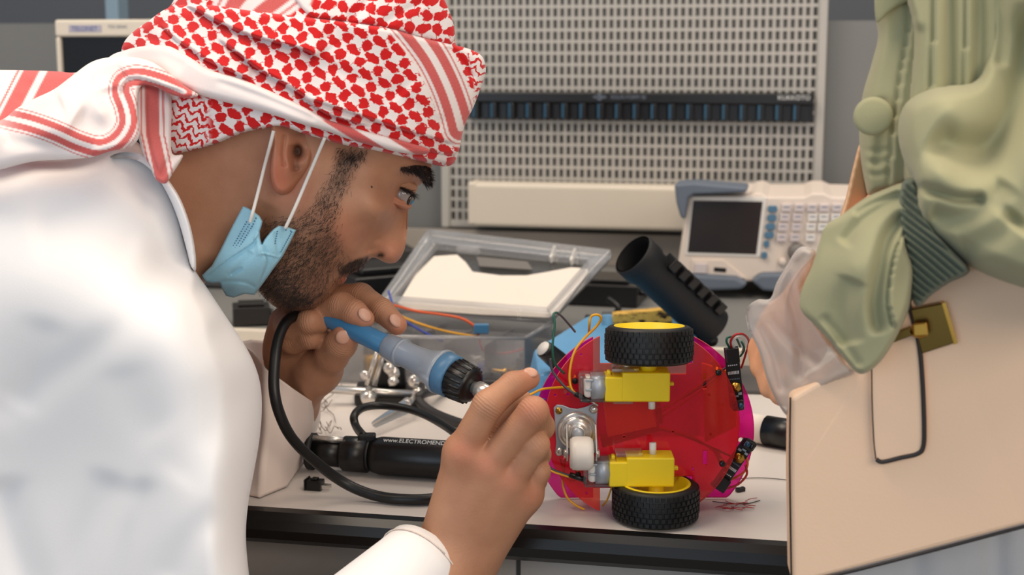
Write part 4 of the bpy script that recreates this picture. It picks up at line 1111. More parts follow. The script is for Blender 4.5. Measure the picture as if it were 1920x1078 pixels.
# --- skin, cloth
def attr_node(nt, name):
    n = nt.nodes.new('ShaderNodeAttribute'); n.attribute_name = name; return n.outputs['Fac']
def mixcol(nt, fac, a, b, blend='MIX'):
    m = nt.nodes.new('ShaderNodeMix'); m.data_type = 'RGBA'; m.blend_type = blend
    for i, v in ((0, fac), (6, a), (7, b)):
        if isinstance(v, (int, float)): m.inputs[i].default_value = v
        elif isinstance(v, tuple): m.inputs[i].default_value = v
        else: nt.links.new(v, m.inputs[i])
    return m.outputs[2]
def skinmat(name, base=(184, 136, 106), base2=(164, 115, 87)):
    m = mat(name, base, 0.52, noise=0, spec=.35, sss=.12, sub=(1, .35, .2), bump=.12, bscale=900)
    nt = m.node_tree; b = nt.nodes['Principled BSDF']
    tc = nt.nodes.new('ShaderNodeTexCoord')
    n1 = nt.nodes.new('ShaderNodeTexNoise'); n1.inputs['Scale'].default_value = 28; n1.inputs['Detail'].default_value = 5
    nt.links.new(tc.outputs['Object'], n1.inputs['Vector'])
    mr = nt.nodes.new('ShaderNodeMapRange'); mr.inputs['From Min'].default_value = .3; mr.inputs['From Max'].default_value = .7
    nt.links.new(n1.outputs['Fac'], mr.inputs[0])
    c = mixcol(nt, mr.outputs[0], hexc(*base), hexc(*base2))
    c = mixcol(nt, attr_node(nt, 'red'), c, hexc(200, 112, 90))
    n2 = nt.nodes.new('ShaderNodeTexNoise'); n2.inputs['Scale'].default_value = 420; n2.inputs['Detail'].default_value = 3
    nt.links.new(tc.outputs['Object'], n2.inputs['Vector'])
    mu = nt.nodes.new('ShaderNodeMath'); mu.operation = 'MULTIPLY_ADD'; mu.inputs[1].default_value = 1.0; mu.inputs[2].default_value = -.25; nt.links.new(n2.outputs['Fac'], mu.inputs[0])
    ad = nt.nodes.new('ShaderNodeMath'); ad.operation = 'ADD'; ad.use_clamp = True
    bt = nt.nodes.new('ShaderNodeMath'); bt.operation = 'MULTIPLY'; bt.inputs[1].default_value = .95
    nt.links.new(attr_node(nt, 'beard'), bt.inputs[0])  # dark weight: beard hair, lid line, and painted shade in nostril and ear
    m3 = nt.nodes.new('ShaderNodeMath'); m3.operation = 'MULTIPLY'; nt.links.new(bt.outputs[0], m3.inputs[0])
    nt.links.new(mu.outputs[0], ad.inputs[0]); ad.inputs[1].default_value = .55; nt.links.new(ad.outputs[0], m3.inputs[1])
    c = mixcol(nt, m3.outputs[0], c, hexc(54, 39, 33))
    cr = nt.nodes.new('ShaderNodeMath'); cr.operation = 'SINE'; cd = nt.nodes.new('ShaderNodeMath'); cd.operation = 'MULTIPLY_ADD'; cd.inputs[1].default_value = 2 * PI / 2.1
    nt.links.new(attr_node(nt, 'along'), cd.inputs[0]); nw = nt.nodes.new('ShaderNodeTexNoise'); nw.inputs['Scale'].default_value = 160; nt.links.new(tc.outputs['Object'], nw.inputs['Vector'])
    ns = nt.nodes.new('ShaderNodeMath'); ns.operation = 'MULTIPLY'; ns.inputs[1].default_value = 7; nt.links.new(nw.outputs['Fac'], ns.inputs[0]); nt.links.new(ns.outputs[0], cd.inputs[2]); nt.links.new(cd.outputs[0], cr.inputs[0])
    cm = nt.nodes.new('ShaderNodeMath'); cm.operation = 'MULTIPLY'; nt.links.new(cr.outputs[0], cm.inputs[0]); nt.links.new(attr_node(nt, 'crease'), cm.inputs[1])
    vo = nt.nodes.new('ShaderNodeTexVoronoi'); vo.inputs['Scale'].default_value = 620; nt.links.new(tc.outputs['Object'], vo.inputs['Vector'])
    vm_ = nt.nodes.new('ShaderNodeMath'); vm_.operation = 'MULTIPLY_ADD'; vm_.inputs[1].default_value = .35; nt.links.new(vo.outputs['Distance'], vm_.inputs[0]); nt.links.new(cm.outputs[0], vm_.inputs[2])
    bp2 = nt.nodes.new('ShaderNodeBump'); bp2.inputs['Strength'].default_value = .28; bp2.inputs['Distance'].default_value = .0006
    nt.links.new(vm_.outputs[0], bp2.inputs['Height']); old_n = b.inputs['Normal'].links[0].from_socket; nt.links.new(old_n, bp2.inputs['Normal']); nt.links.new(bp2.outputs[0], b.inputs['Normal'])
    nt.links.new(c, b.inputs['Base Color'])
    return m
M['skin'] = skinmat('skin')
M['skin2'] = skinmat('paler_skin', (240, 176, 134), (228, 160, 118))
M['nail'] = mat('fingernail', (196, 146, 122), .4, noise=.03)
M['hair'] = mat('black_hair', (34, 26, 23), .45, noise=.2)
def cloth(name, rgb, rough=.85, bump=.25, bscale=1500, noise=.03, nscale=12, sss=.0):
    return mat(name, rgb, rough, noise=noise, nscale=nscale, bump=bump, bscale=bscale, spec=.2, sheen=.15, sss=sss, sub=(1, 1, 1))
M['thobe'] = cloth('white_cotton', (236, 234, 234), bump=.1, noise=.01)
M['thobe2'] = cloth('off_white_cotton', (222, 206, 196), bump=.1, noise=.02)
M['green'] = cloth('sage_green_crepe', (166, 163, 128), bump=.2, noise=.05)
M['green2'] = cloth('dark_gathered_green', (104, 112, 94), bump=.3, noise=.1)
M['greyskirt'] = cloth('light_grey_cloth', (168, 170, 174), noise=.03)
M['mask'] = cloth('pale_blue_nonwoven', (150, 200, 220), .8, bump=.3, bscale=900, noise=.06)
M['leather'] = mat('beige_leather', (240, 204, 172), .5, noise=.03, nscale=8, bump=.12, bscale=500, coat=.05)
M['strap'] = mat('tan_leather', (218, 172, 132), .5, noise=.03)
M['piping'] = mat('dark_brown_edge', (40, 32, 30), .5, noise=.1)
def sheer():
    m = clearmat('sheer_white_tulle', (1, 1, 1, 1), hexc(255, 248, 240), 0.50, .6, 0)
    return m
M['sheer'] = sheer()

def ghutra():
    m = bpy.data.materials.new('red_white_ghutra'); m.use_nodes = True
    nt = m.node_tree; b = nt.nodes['Principled BSDF']; N = nt.nodes; L = nt.links
    b.inputs['Roughness'].default_value = .85; b.inputs['Specular IOR Level'].default_value = .2; b.inputs['Sheen Weight'].default_value = .2
    uvn = N.new('ShaderNodeUVMap'); uvn.uv_map = 'UVMap'
    nz = N.new('ShaderNodeTexNoise'); nz.inputs['Scale'].default_value = 3.6; nz.inputs['Detail'].default_value = 5
    L.new(uvn.outputs[0], nz.inputs['Vector'])
    def vm(op, a, bb=None, sc=None):
        v = N.new('ShaderNodeVectorMath'); v.operation = op; L.new(a, v.inputs[0])
        if bb is not None:
            if isinstance(bb, tuple): v.inputs[1].default_value = bb
            else: L.new(bb, v.inputs[1])
        if sc is not None: v.inputs['Scale'].default_value = sc
        return v.outputs[0]
    off = vm('SCALE', vm('SUBTRACT', nz.outputs['Color'], (.5, .5, .5)), sc=.44)
    q = vm('ADD', uvn.outputs[0], off)
    def mth(op, a, bb=None, c=None, clamp=False):
        v = N.new('ShaderNodeMath'); v.operation = op; v.use_clamp = clamp
        for i, x in enumerate((a, bb, c)):
            if x is None: continue
            if isinstance(x, (int, float)): v.inputs[i].default_value = x
            else: L.new(x, v.inputs[i])
        return v.outputs[0]
    def blob(shift, sx, sy, r, rot=0):
        f = vm('SUBTRACT', vm('FRACTION', vm('ADD', q, (shift, shift, 0))), (.5, .5, 0))
        s = N.new('ShaderNodeSeparateXYZ'); L.new(f, s.inputs[0])
        x = mth('ADD', mth('MULTIPLY', s.outputs[0], math.cos(rot)), mth('MULTIPLY', s.outputs[1], math.sin(rot)))
        y = mth('SUBTRACT', mth('MULTIPLY', s.outputs[1], math.cos(rot)), mth('MULTIPLY', s.outputs[0], math.sin(rot)))
        d = mth('SQRT', mth('ADD', mth('POWER', mth('MULTIPLY', x, sx), 2), mth('POWER', mth('MULTIPLY', y, sy), 2)))
        return mth('MULTIPLY', mth('SUBTRACT', r, d), 22, clamp=True)
    A_ = blob(.0, .80, 1.30, .345, .35); B_ = blob(.5, 1.12, .85, .305, .1)
    s = N.new('ShaderNodeSeparateXYZ'); L.new(q, s.inputs[0])
    def lines(sg, w):
        t = mth('PINGPONG', mth('ADD', s.outputs[0], mth('MULTIPLY', s.outputs[1], sg)), .5)
        return mth('MULTIPLY', mth('SUBTRACT', w, t), 30, clamp=True)
    pat = mth('MAXIMUM', mth('MAXIMUM', A_, B_), mth('MAXIMUM', mth('MULTIPLY', lines(1, .045), .9), mth('MULTIPLY', lines(-1, .03), .8)))
    # zigzag weave
    tri = mth('PINGPONG', mth('MULTIPLY', s.outputs[0], 1.6), .5)
    zz = mth('PINGPONG', mth('ADD', mth('MULTIPLY', s.outputs[1], 2.0), mth('MULTIPLY', tri, 1.6)), .5)
    zig = mth('MULTIPLY', mth('SUBTRACT', .22, zz), 14, clamp=True)
    za = attr_node(nt, 'zig')
    pat = mth('ADD', mth('MULTIPLY', pat, mth('SUBTRACT', 1, za)), mth('MULTIPLY', zig, za))
    pat = mth('MULTIPLY', pat, mth('SUBTRACT', 1, attr_node(nt, 'plain')))
    c = mixcol(nt, pat, hexc(238, 228, 226), hexc(208, 26, 28))
    fine = N.new('ShaderNodeTexNoise'); fine.inputs['Scale'].default_value = 16; L.new(uvn.outputs[0], fine.inputs['Vector'])
    sc_ = mixcol(nt, fine.outputs['Fac'], hexc(196, 76, 76), hexc(216, 112, 108))
    c = mixcol(nt, attr_node(nt, 'stripe'), c, sc_)
    L.new(c, b.inputs['Base Color'])
    wv = N.new('ShaderNodeTexNoise'); wv.inputs['Scale'].default_value = 40; L.new(uvn.outputs[0], wv.inputs['Vector'])
    bp = N.new('ShaderNodeBump'); bp.inputs['Strength'].default_value = .35; bp.inputs['Distance'].default_value = .0012; L.new(wv.outputs['Fac'], bp.inputs['Height']); L.new(bp.outputs[0], b.inputs['Normal'])
    return m
M['ghutra'] = ghutra()
# ================================================================== the man
man = thing('person', 'person in white robe and red checked headscarf leaning over the bench with a soldering iron', 'person', (-.42, 1.05, 0))
Y0 = 1.10
def zero_(X): return np.zeros(X.shape)
head = [(800, 235), (808, 270), (809, 300), (808, 322), (803, 336), (790, 345), (779, 352), (772, 362), (766, 378), (765, 400), (764, 425), (762, 448), (759, 466), (752, 482), (742, 492), (730, 494), (719, 491), (708, 485), (698, 483),
        (692, 488), (683, 499), (672, 508), (660, 512), (652, 517), (649, 525), (643, 532), (634, 537), (628, 543), (624, 552), (616, 562), (603, 573), (585, 582), (563, 586), (540, 584), (516, 575), (497, 560), (484, 545), (466, 532), (440, 524), (414, 520), (392, 524), (372, 545), (340, 590),
        (270, 560), (240, 470), (240, 380), (262, 290), (280, 200), (330, 130), (430, 80), (560, 55), (690, 80), (760, 140), (788, 190)]
hn = [(550, 300, 1.030), (660, 300, 1.040), (670, 385, 1.034), (620, 440, 1.036), (500, 420, 1.040), (560, 500, 1.046), (590, 555, 1.062), (622, 525, 1.070), (640, 505, 1.072),
      (668, 470, 1.062), (705, 466, 1.0815), (695, 440, 1.064), (722, 440, 1.079), (745, 425, 1.0925), (738, 472, 1.084), (752, 390, 1.092), (748, 362, 1.0765), (768, 352, 1.086), (722, 395, 1.049), (720, 362, 1.051), (700, 410, 1.043), (735, 335, 1.058),
      (782, 322, 1.0705), (750, 290, 1.050), (800, 280, 1.084), (700, 200, 1.03), (500, 150, 1.03), (380, 200, 1.045), (400, 330, 1.048), (350, 450, 1.048), (430, 470, 1.056), (290, 380, 1.05), (300, 540, 1.05), (470, 500, 1.052), (725, 420, 1.070), (680, 420, 1.047)]
ht = [(809, 300, 34), (790, 345, 16), (768, 370, 13), (764, 420, 13), (756, 475, 17), (735, 494, 14), (705, 486, 9), (690, 490, 12), (665, 510, 14), (649, 525, 11), (625, 550, 18), (603, 573, 30), (563, 586, 40), (500, 560, 40), (440, 524, 45), (380, 530, 50), (260, 480, 60), (260, 290, 60), (450, 75, 70), (690, 80, 70)]
BE = A2([(634, 276), (690, 282), (670, 322), (654, 358), (640, 395), (640, 430), (652, 462), (662, 486), (655, 512), (634, 538), (612, 566), (585, 584), (540, 590), (485, 560), (460, 530), (470, 470), (484, 425), (500, 404), (545, 402), (578, 386), (600, 350), (620, 315)])
MU = A2([(632, 508), (650, 494), (672, 484), (690, 480), (694, 490), (684, 500), (672, 509), (656, 514), (640, 516)])
dens = idw([(665, 290, 1), (640, 330, .8), (620, 370, .55), (600, 410, .45), (560, 430, .4), (505, 430, .35), (620, 440, .55), (600, 480, .7), (540, 480, .6), (640, 480, .35), (580, 520, .75), (520, 540, 1), (560, 575, 1.1), (600, 545, .75), (625, 520, .5), (500, 500, .8)])
def beard_w(X, Y):
    d, *_ = seg_dist(X, Y, resample(BE, 4), True); s = np.where(in_poly(X, Y, resample(BE, 4)), d, -d)
    w = sstep(-8, 22, s) * dens(X, Y)
    d, *_ = seg_dist(X, Y, MU, True); s = np.where(in_poly(X, Y, MU), d, -d)
    return np.clip(np.maximum(w, sstep(-4, 4, s) * 1.1), 0, 1.1)
def gauss(X, Y, x, y, r, ry=None): return np.exp(-((X - x) / r) ** 2 - ((Y - y) / (ry or r)) ** 2)
def head_attr(X, Y):
    return {'beard': np.maximum(beard_w(X, Y), 1.6 * gauss(X, Y, 713, 479, 6.5, 4) + 2.0 * gauss(X, Y, 558, 285, 11, 14)), 'red': np.clip(.25 * gauss(X, Y, 735, 470, 26) + .9 * gauss(X, Y, 646, 524, 8) + .3 * gauss(X, Y, 640, 430, 40) + .35 * gauss(X, Y, 540, 330, 40, 60) + .3 * gauss(X, Y, 745, 380, 16), 0, 1)}  # the two gaussians beside beard_w paint shade into nostril and ear hole
def nosehole(X, Y): return .020 * gauss(X, Y, 556, 292, 14, 24) + .006 * gauss(X, Y, 713, 479, 6.5, 4.5) + .004 * gauss(X, Y, 752, 363, 13, 8) - .0022 * gauss(X, Y, 712, 462, 14, 12) - .0025 * gauss(X, Y, 748, 344, 18, 7) - .0015 * gauss(X, Y, 735, 382, 22, 7) - .003 * gauss(X, Y, 785, 325, 20, 9)
hcre = [('v', [(694, 478), (683, 455), (690, 430), (705, 408)], 9, .0022), ('v', [(728, 350), (742, 343), (758, 345)], 4, .0012), ('v', [(655, 521), (640, 526), (626, 532)], 4, .0020),
        ('v', [(690, 474), (700, 452), (716, 448)], 5, .0012), ('v', [(470, 530), (500, 520), (480, 440), (505, 380)], 22, .003)]
# one body: head and neck, arms and hands joined into one mesh
hobj = relief('body', head, hn, Y0, [(500, 150, .07), (300, 400, .055), (600, 400, .06), (760, 430, .012), (600, 560, .04), (780, 250, .04), (400, 500, .05)], ht, M['skin'], man, 2.5, hcre, head_attr, disp=nosehole)
# near (right) hand
HR = dict(
 palm=[[(vp(838, 1030, .960), .0215), (vp(868, 852, .948), .0126)], [(vp(850, 1035, .960), .0220), (vp(914, 876, .946), .0128)],
       [(vp(868, 1040, .965), .0215), (vp(954, 902, .950), .0124)], [(vp(884, 1048, .970), .0200), (vp(984, 926, .960), .0118)],
       [(vp(868, 848, .948), .012), (vp(984, 926, .960), .0112)], [(vp(850, 1000, .975), .02), (vp(930, 900, .972), .018)],
       [(vp(856, 1045, .962), .026), (vp(700, 1260, .90), .034)]],
 fingers=[[(vp(868, 846, .948), .0116), (vp(915, 760, .944), .0106), (vp(962, 722, .955), .0092), (vp(993, 710, .963), .0074)],
          [(vp(916, 872, .946), .0114), (vp(1000, 772, .938), .0104), (vp(1014, 800, .962), .0095), (vp(990, 822, .985), .0080)],
          [(vp(956, 900, .950), .0110), (vp(1003, 834, .944), .0099), (vp(1008, 852, .968), .0092), (vp(980, 868, .988), .0078)],
          [(vp(987, 926, .960), .0100), (vp(1008, 884, .958), .0088), (vp(1004, 900, .978), .0082), (vp(980, 905, .992), .0070)],
          [(vp(850, 970, .980), .016), (vp(885, 870, .990), .0125), (vp(935, 800, .990), .0112), (vp(975, 752, .980), .0088)]])
Vh, Fh = hand_mesh(HR['palm'], HR['fingers'], kj=.0032)
# far (left) hand holding the iron
HL = dict(
 palm=[[(vp(540, 762, 1.162), .0235), (vp(550, 650, 1.140), .0215)], [(vp(550, 650, 1.140), .0200), (vp(560, 605, 1.130), .0170)], [(vp(545, 740, 1.155), .0235), (vp(600, 690, 1.115), .0170)],
       [(vp(600, 690, 1.125), .018), (vp(580, 620, 1.14), .018)], [(vp(540, 762, 1.162), .0225), (vp(515, 800, 1.180), .028)], [(vp(528, 600, 1.135), .0095), (vp(528, 660, 1.14), .012)],
       ],
 fingers=[[(vp(560, 590, 1.140), .013), (vp(620, 560, 1.128), .0118), (vp(676, 556, 1.118), .0108), (vp(716, 583, 1.100), .0098), (vp(744, 609, 1.088), .0082)],
          [(vp(555, 600, 1.125), .012), (vp(608, 578, 1.098), .0112), (vp(640, 573, 1.084), .0106), (vp(664, 585, 1.076), .0096), (vp(683, 598, 1.072), .0080)],
          [(vp(540, 610, 1.12), .011), (vp(548, 612, 1.100), .0105), (vp(580, 603, 1.085), .0095), (vp(600, 606, 1.09), .0082)],
          [(vp(538, 640, 1.125), .0105), (vp(550, 640, 1.105), .0100), (vp(582, 632, 1.092), .0090), (vp(602, 632, 1.098), .0078)],
          [(vp(590, 700, 1.120), .0155), (vp(622, 668, 1.098), .0130), (vp(640, 644, 1.086), .0122), (vp(650, 628, 1.080), .0110)]])
Vl, Fl = hand_mesh(HL['palm'], HL['fingers'])
def upper(pts, h=.006):
    A = np.array([p for p, r in pts]); fd = Field(A.min(0) - .08, A.max(0) + .08, h); v = fd.empty(); fd.chain(v, pts, .03)
    return surface_nets(v, fd.lo, h)
Va, Fa = upper([(vp(700, 1260, .90), .034), (vp(360, 1420, .97), .042), (vp(270, 950, 1.02), .040), (vp(230, 620, 1.06), .05), (vp(230, 520, 1.08), .05), (vp(100, 560, 1.06), .05)])
Vb, Fb = upper([(vp(515, 800, 1.180), .028), (vp(430, 740, 1.17), .032), (vp(250, 600, 1.10), .045), (vp(100, 560, 1.06), .05)])
# join
me = hobj.data
def join_into(obj, parts, pips=()):
    me0 = obj.data; nv = len(me0.vertices); off = np.array(wloc(obj.parent)) if obj.parent else 0
    co = np.empty(nv * 3, np.float32); me0.vertices.foreach_get('co', co); co = co.reshape(-1, 3)
    nf = len(me0.polygons); f = np.empty(nf * 4, np.int32); me0.loops.foreach_get('vertex_index', f); f = f.reshape(-1, 4)
    at = {}
    for a in ('beard', 'red'):
        if a in me0.attributes:
            x = np.empty(nv, np.float32); me0.attributes[a].data.foreach_get('value', x); at[a] = [x]
        else: at[a] = [np.zeros(nv, np.float32)]
    Vs = [co]; Fs = [f]; n = nv
    for V, F, red in parts:
        Vs.append((V - off).astype(np.float32)); Fs.append(F + n); n += len(V); at['beard'].append(np.zeros(len(V), np.float32)); at['red'].append(red.astype(np.float32))
    new = np_mesh(me0.name, np.concatenate(Vs), np.concatenate(Fs), me0.materials[0], None)
    m2 = new.data
    for a in at:
        x = m2.attributes.new(a, 'FLOAT', 'POINT'); x.data.foreach_set('value', np.concatenate(at[a]))
    if pips:
        VV = np.concatenate(Vs); al = np.zeros(len(VV), np.float32); mk_ = np.zeros(len(VV), np.float32)
        for a_, b_, c_, r_ in pips:
            a_, b_, c_ = (np.array(q) - off for q in (a_, b_, c_)); d = (c_ - a_); d /= np.linalg.norm(d)
            q = VV - b_; t = q @ d; w = np.exp(-(t / (r_ * .55)) ** 2) * np.exp(-((q ** 2).sum(1) / (r_ * 1.7) ** 2) ** 2)
            k = w > mk_; mk_[k] = w[k]; al[k] = t[k] * 1000
        for nm, dat in (('along', al), ('crease', mk_)):
            x = m2.attributes.new(nm, 'FLOAT', 'POINT'); x.data.foreach_set('value', dat)
    obj.data = m2; bpy.data.objects.remove(new); return obj
def redness(V, spots, r=.010, a=.32):
    o = np.zeros(len(V))
    for s_ in spots: o = np.maximum(o, a * np.exp(-((V - np.array(s_)) ** 2).sum(1) / r ** 2))
    return o
join_into(hobj, [(Vh, Fh, redness(Vh, [vp(868, 846, .936), vp(914, 872, .934), vp(954, 898, .938), vp(986, 924, .95), vp(1000, 770, .93), vp(995, 711, .96)])),
                 (Vl, Fl, redness(Vl, [vp(650, 628, 1.07), vp(686, 600, 1.07), vp(748, 612, 1.085)])), (Va, Fa, np.zeros(len(Va))), (Vb, Fb, np.zeros(len(Vb)))],
   [(f[i - 1][0], f[i][0], f[i + 1][0], f[i][1]) for f in HR['fingers'] + HL['fingers'] for i in range(1, len(f) - 1)])
def nail(c, axis, nrm, L_=.0062, w=.0046, parent=man):
    f = frame_mtx(Vector(c), Vector(axis), Vector(nrm).cross(Vector(axis)))
    b = MB(f); b.ball((0, 0, 0), 1, 16, (L_, w, .0014)); return b.build('fingernail', M['nail'], parent)
def nailpx(x, y, Yd, dx, dy, nx, ny, nY, L_=.0062, w=.0046):
    c = P(x, y, Yd); ax = P(x + dx, y + dy, Yd) - c; n = P(x + nx, y + ny, Yd) - c; n = n.normalized() + Vector((0, nY, 0)); nail(c, ax, n, L_, w)
nailpx(995, 698, .9585, 10, 2, 3, -10, -.9, .0052, .0040)
nailpx(684, 590, 1.0655, 8, 9, 4, -6, -1.6)
nailpx(742, 601, 1.0815, 8, 9, 5, -6, -1.3)
nailpx(643, 632, 1.0700, 8, -9, -4, 5, -2.4, .0058, .0056)
# ear
def ear_attr(X, Y): return {'beard': 1.1 * gauss(X, Y, 558, 284, 8, 12) + .55 * gauss(X, Y, 555, 312, 9, 16) + .4 * gauss(X, Y, 565, 250, 14, 6), 'red': .45 * gauss(X, Y, 520, 330, 22, 50) + .15}  # no hair here: 'beard' paints the shade of ear canal and hollows
ear = relief('ear', [(514, 225), (509, 262), (507, 292), (506, 320), (509, 345), (517, 360), (531, 366), (546, 360), (558, 346), (570, 330), (580, 310), (586, 285), (592, 255), (596, 225)],
             [(518, 250, 1.012), (518, 300, 1.010), (522, 340, 1.016), (535, 355, 1.020), (550, 340, 1.024), (535, 300, 1.014), (552, 320, 1.022), (560, 285, 1.030), (575, 300, 1.027), (560, 250, 1.026), (585, 260, 1.032), (545, 270, 1.020), (572, 325, 1.030)],
             1.034, .004, [(507, 300, 9), (531, 366, 12), (580, 310, 6), (590, 240, 5)], M['skin'], man, 1.6,
             [('v', [(535, 250), (531, 285), (534, 315)], 4, .0030), ('v', [(552, 270), (550, 300), (556, 322)], 8, .0045)], ear_attr,
             disp=lambda X, Y: .012 * gauss(X, Y, 558, 284, 7, 11) - .002 * gauss(X, Y, 577, 290, 6, 12) - .0016 * gauss(X, Y, 543, 312, 6, 12))
# eye
eb = MB(); eb.ball(P(753, 364, 1.0875), .0105, 24); eye = eb.build('eye', mat('eye_white', (150, 138, 132), .15, noise=.05, coat=.8), man)
ec = P(753, 364, 1.0875); idr = Vector((.80, -.46, -.40)).normalized()
MB().lathe(ec + idr * .0096, ec + idr * .0108, [(0, .0050), (1, .0034)], 24).build('iris', mat('dark_brown_iris', (34, 22, 16), .1, coat=1), eye)
def lidtube(pts, r, m, name): return MB().tube([P(*p) for p in pts], r, 8, 6).build(name, m, man)
relief('upper_eyelid', [(722, 352), (734, 341), (750, 335), (768, 338), (782, 348), (780, 360), (774, 366), (766, 361), (755, 355), (744, 353), (732, 356)],
       [(728, 350, 1.0675), (745, 345, 1.0695), (760, 346, 1.0745), (776, 354, 1.083), (748, 353, 1.0715), (764, 358, 1.078)], 1.087, .004, [(750, 335, 9), (745, 354, 4), (766, 361, 4), (780, 352, 6), (724, 352, 6)], M['skin'], man, 1.2, [('v', [(728, 347), (745, 341), (765, 343)], 2, .0008)], lambda X, Y: {'beard': .9 * sstep(5, 0, np.abs(Y - np.interp(X, [722, 744, 755, 766, 780], [355, 352.5, 354, 360, 366]))) , 'red': zero_(X)})
relief('lower_eyelid', [(722, 354), (734, 358), (743, 367), (754, 373), (766, 376), (772, 382), (768, 392), (752, 392), (736, 384), (724, 370)],
       [(730, 362, 1.0680), (742, 372, 1.0705), (756, 380, 1.0765), (766, 384, 1.083), (745, 385, 1.071)], 1.087, .004, [(752, 392, 12), (743, 367, 3), (760, 375, 3), (724, 360, 6)], M['skin'], man, 1.2, [('v', [(734, 366), (748, 378), (764, 386)], 3, .0006)], lambda X, Y: {'beard': .5 * sstep(3, 0, np.abs(Y - np.interp(X, [722, 743, 754, 766], [354, 367, 373, 376]))), 'red': zero_(X) + .25})
# hair strands as thin three sided tubes in one mesh
def strands(name, roots, dirs, lens, curl, r, parent, m=M['hair'], seg=4):
    n = len(roots); P0 = np.array(roots); D = np.array(dirs); D /= np.linalg.norm(D, axis=1)[:, None]; L_ = np.array(lens)[:, None]
    side = np.cross(D, rng.normal(size=(n, 3))); side /= np.linalg.norm(side, axis=1)[:, None]; up2 = np.cross(D, side)
    V = []; 
    for j in range(seg):
        t = j / (seg - 1); c = P0 + D * L_ * t + side * (curl * L_ * t * t) 
        rr = r * (1 - .8 * t)
        for k in range(3):
            a = 2 * PI * k / 3; V.append(c + side * rr * math.cos(a) + up2 * rr * math.sin(a))
    V = np.stack(V, 1).reshape(-1, 3); F = []
    base = np.arange(n)[:, None] * seg * 3
    for j in range(seg - 1):
        for k in range(3):
            F.append(base + np.array([[j * 3 + k, j * 3 + (k + 1) % 3, (j + 1) * 3 + (k + 1) % 3, (j + 1) * 3 + k]]))
    return np_mesh(name, V, np.concatenate(F), m, parent)
hnf, htf = rbf(hn), idw(ht)
hpl = resample(head, 5)
def head_front(X, Y):
    d, *_ = seg_dist(X, Y, hpl, True); d = np.where(in_poly(X, Y, hpl), d, 0); s = np.clip(d / htf(X, Y), 0, 1); g = np.sqrt(np.clip(1 - (1 - s) ** 2, 0, 1))
    return Y0 - (Y0 - hnf(X, Y)) * g + (crease_disp(X, Y, hcre) + nosehole(X, Y)) * g
N_ = 26000
X = rng.uniform(455, 700, N_); Y = rng.uniform(272, 592, N_)
w = beard_w(X, Y); k = (rng.uniform(0, 1, N_) < w ** 1.3 * .62) & in_poly(X, Y, hpl); X, Y = X[k], Y[k]
D_ = head_front(X, Y)
roots = world_arr(X, Y, D_)
ang = np.where(Y < 400, math.radians(118), math.radians(135)) + rng.normal(0, .45, len(X)); ang = np.where((X > 632) & (Y > 470), math.radians(112) + rng.normal(0, .3, len(X)), ang)
dirs = np.stack([np.cos(ang), rng.uniform(-.55, -.05, len(X)), -np.sin(ang)], -1)
bo = strands('beard', roots, dirs, rng.uniform(.0025, .0062, len(X)), rng.normal(0, .35, (len(X), 1)), .00013, man); bo['kind'] = 'stuff'; bo['label'] = 'short black curly beard and moustache'
X = rng.uniform(745, 811, 2600); Y = rng.uniform(298, 350, 2600)
bx_, *_ = seg_dist(X, Y, resample([(752, 316), (775, 317), (796, 324), (802, 334)], 5, False))
thick = np.interp(X, [745, 765, 785, 800, 812], [2, 5, 10, 14, 12]); k = (bx_ < thick); X, Y = X[k], Y[k]
X = np.minimum(X, 806)
D_ = head_front(X, Y)
bo = strands('eyebrow', world_arr(X, Y, D_ - .0003), np.stack([np.full(len(X), .45) + rng.normal(0, .2, len(X)), rng.uniform(-.5, .1, len(X)), np.full(len(X), -.55) + rng.normal(0, .25, len(X))], -1), rng.uniform(.003, .006, len(X)), rng.normal(0, .2, (len(X), 1)), .00018, man); bo['kind'] = 'stuff'
tt = rng.uniform(0, 1, 160); X = 746 + 26 * tt; Y = 351 + 14 * tt ** 1.5
bo = strands('eyelashes', world_arr(X, Y, 1.0735 + .014 * tt ** 1.3), np.stack([np.full(160, .9), np.full(160, -.35), np.full(160, -.35)], -1) + rng.normal(0, .12, (160, 3)), rng.uniform(.005, .0085, 160), np.full((160, 1), .25), .00022, man); bo['kind'] = 'stuff'
MB().ball(P(696, 351, 1.0405), .0011, 10, (1, .5, 1)).build('mole', M['hair'], man)

# ---- robe
thobe = [(-160, 340), (-60, 318), (40, 300), (140, 296), (225, 262), (262, 270), (300, 318), (330, 378), (348, 425), (360, 470), (366, 505), (392, 545), (425, 595), (455, 640), (476, 680), (488, 720), (491, 765), (487, 820), (477, 880), (466, 940), (461, 1000), (465, 1060), (474, 1130), (480, 1200), (-160, 1200)]
tn = [(100, 380, .990), (250, 380, .998), (320, 440, 1.010), (345, 480, 1.015), (290, 340, 1.03), (-100, 420, .99), (60, 520, .955), (220, 520, .945), (330, 580, .925), (380, 700, .905), (380, 850, .890), (360, 1000, .88), (360, 1180, .875), (200, 700, .925), (180, 850, .935), (60, 700, .955), (60, 900, .965), (60, 1150, .95), (200, 1050, .92), (-140, 800, .97), (450, 760, .92), (-140, 1150, .96)]
tm = [(300, 330, 1.09), (360, 470, 1.09), (0, 300, 1.10), (400, 560, 1.03), (490, 760, .985), (470, 1000, .975), (470, 1190, .97), (-140, 340, 1.10), (-140, 1180, 1.02), (-140, 900, 1.03), (200, 1150, 1.0), (200, 700, 1.04)]
tt_ = [(-60, 318, 90), (140, 296, 60), (275, 300, 12), (330, 378, 9), (366, 505, 10), (392, 545, 40), (455, 640, 70), (491, 765, 85), (477, 880, 85), (461, 1000, 80), (474, 1130, 80), (-160, 800, 20), (100, 1200, 20)]
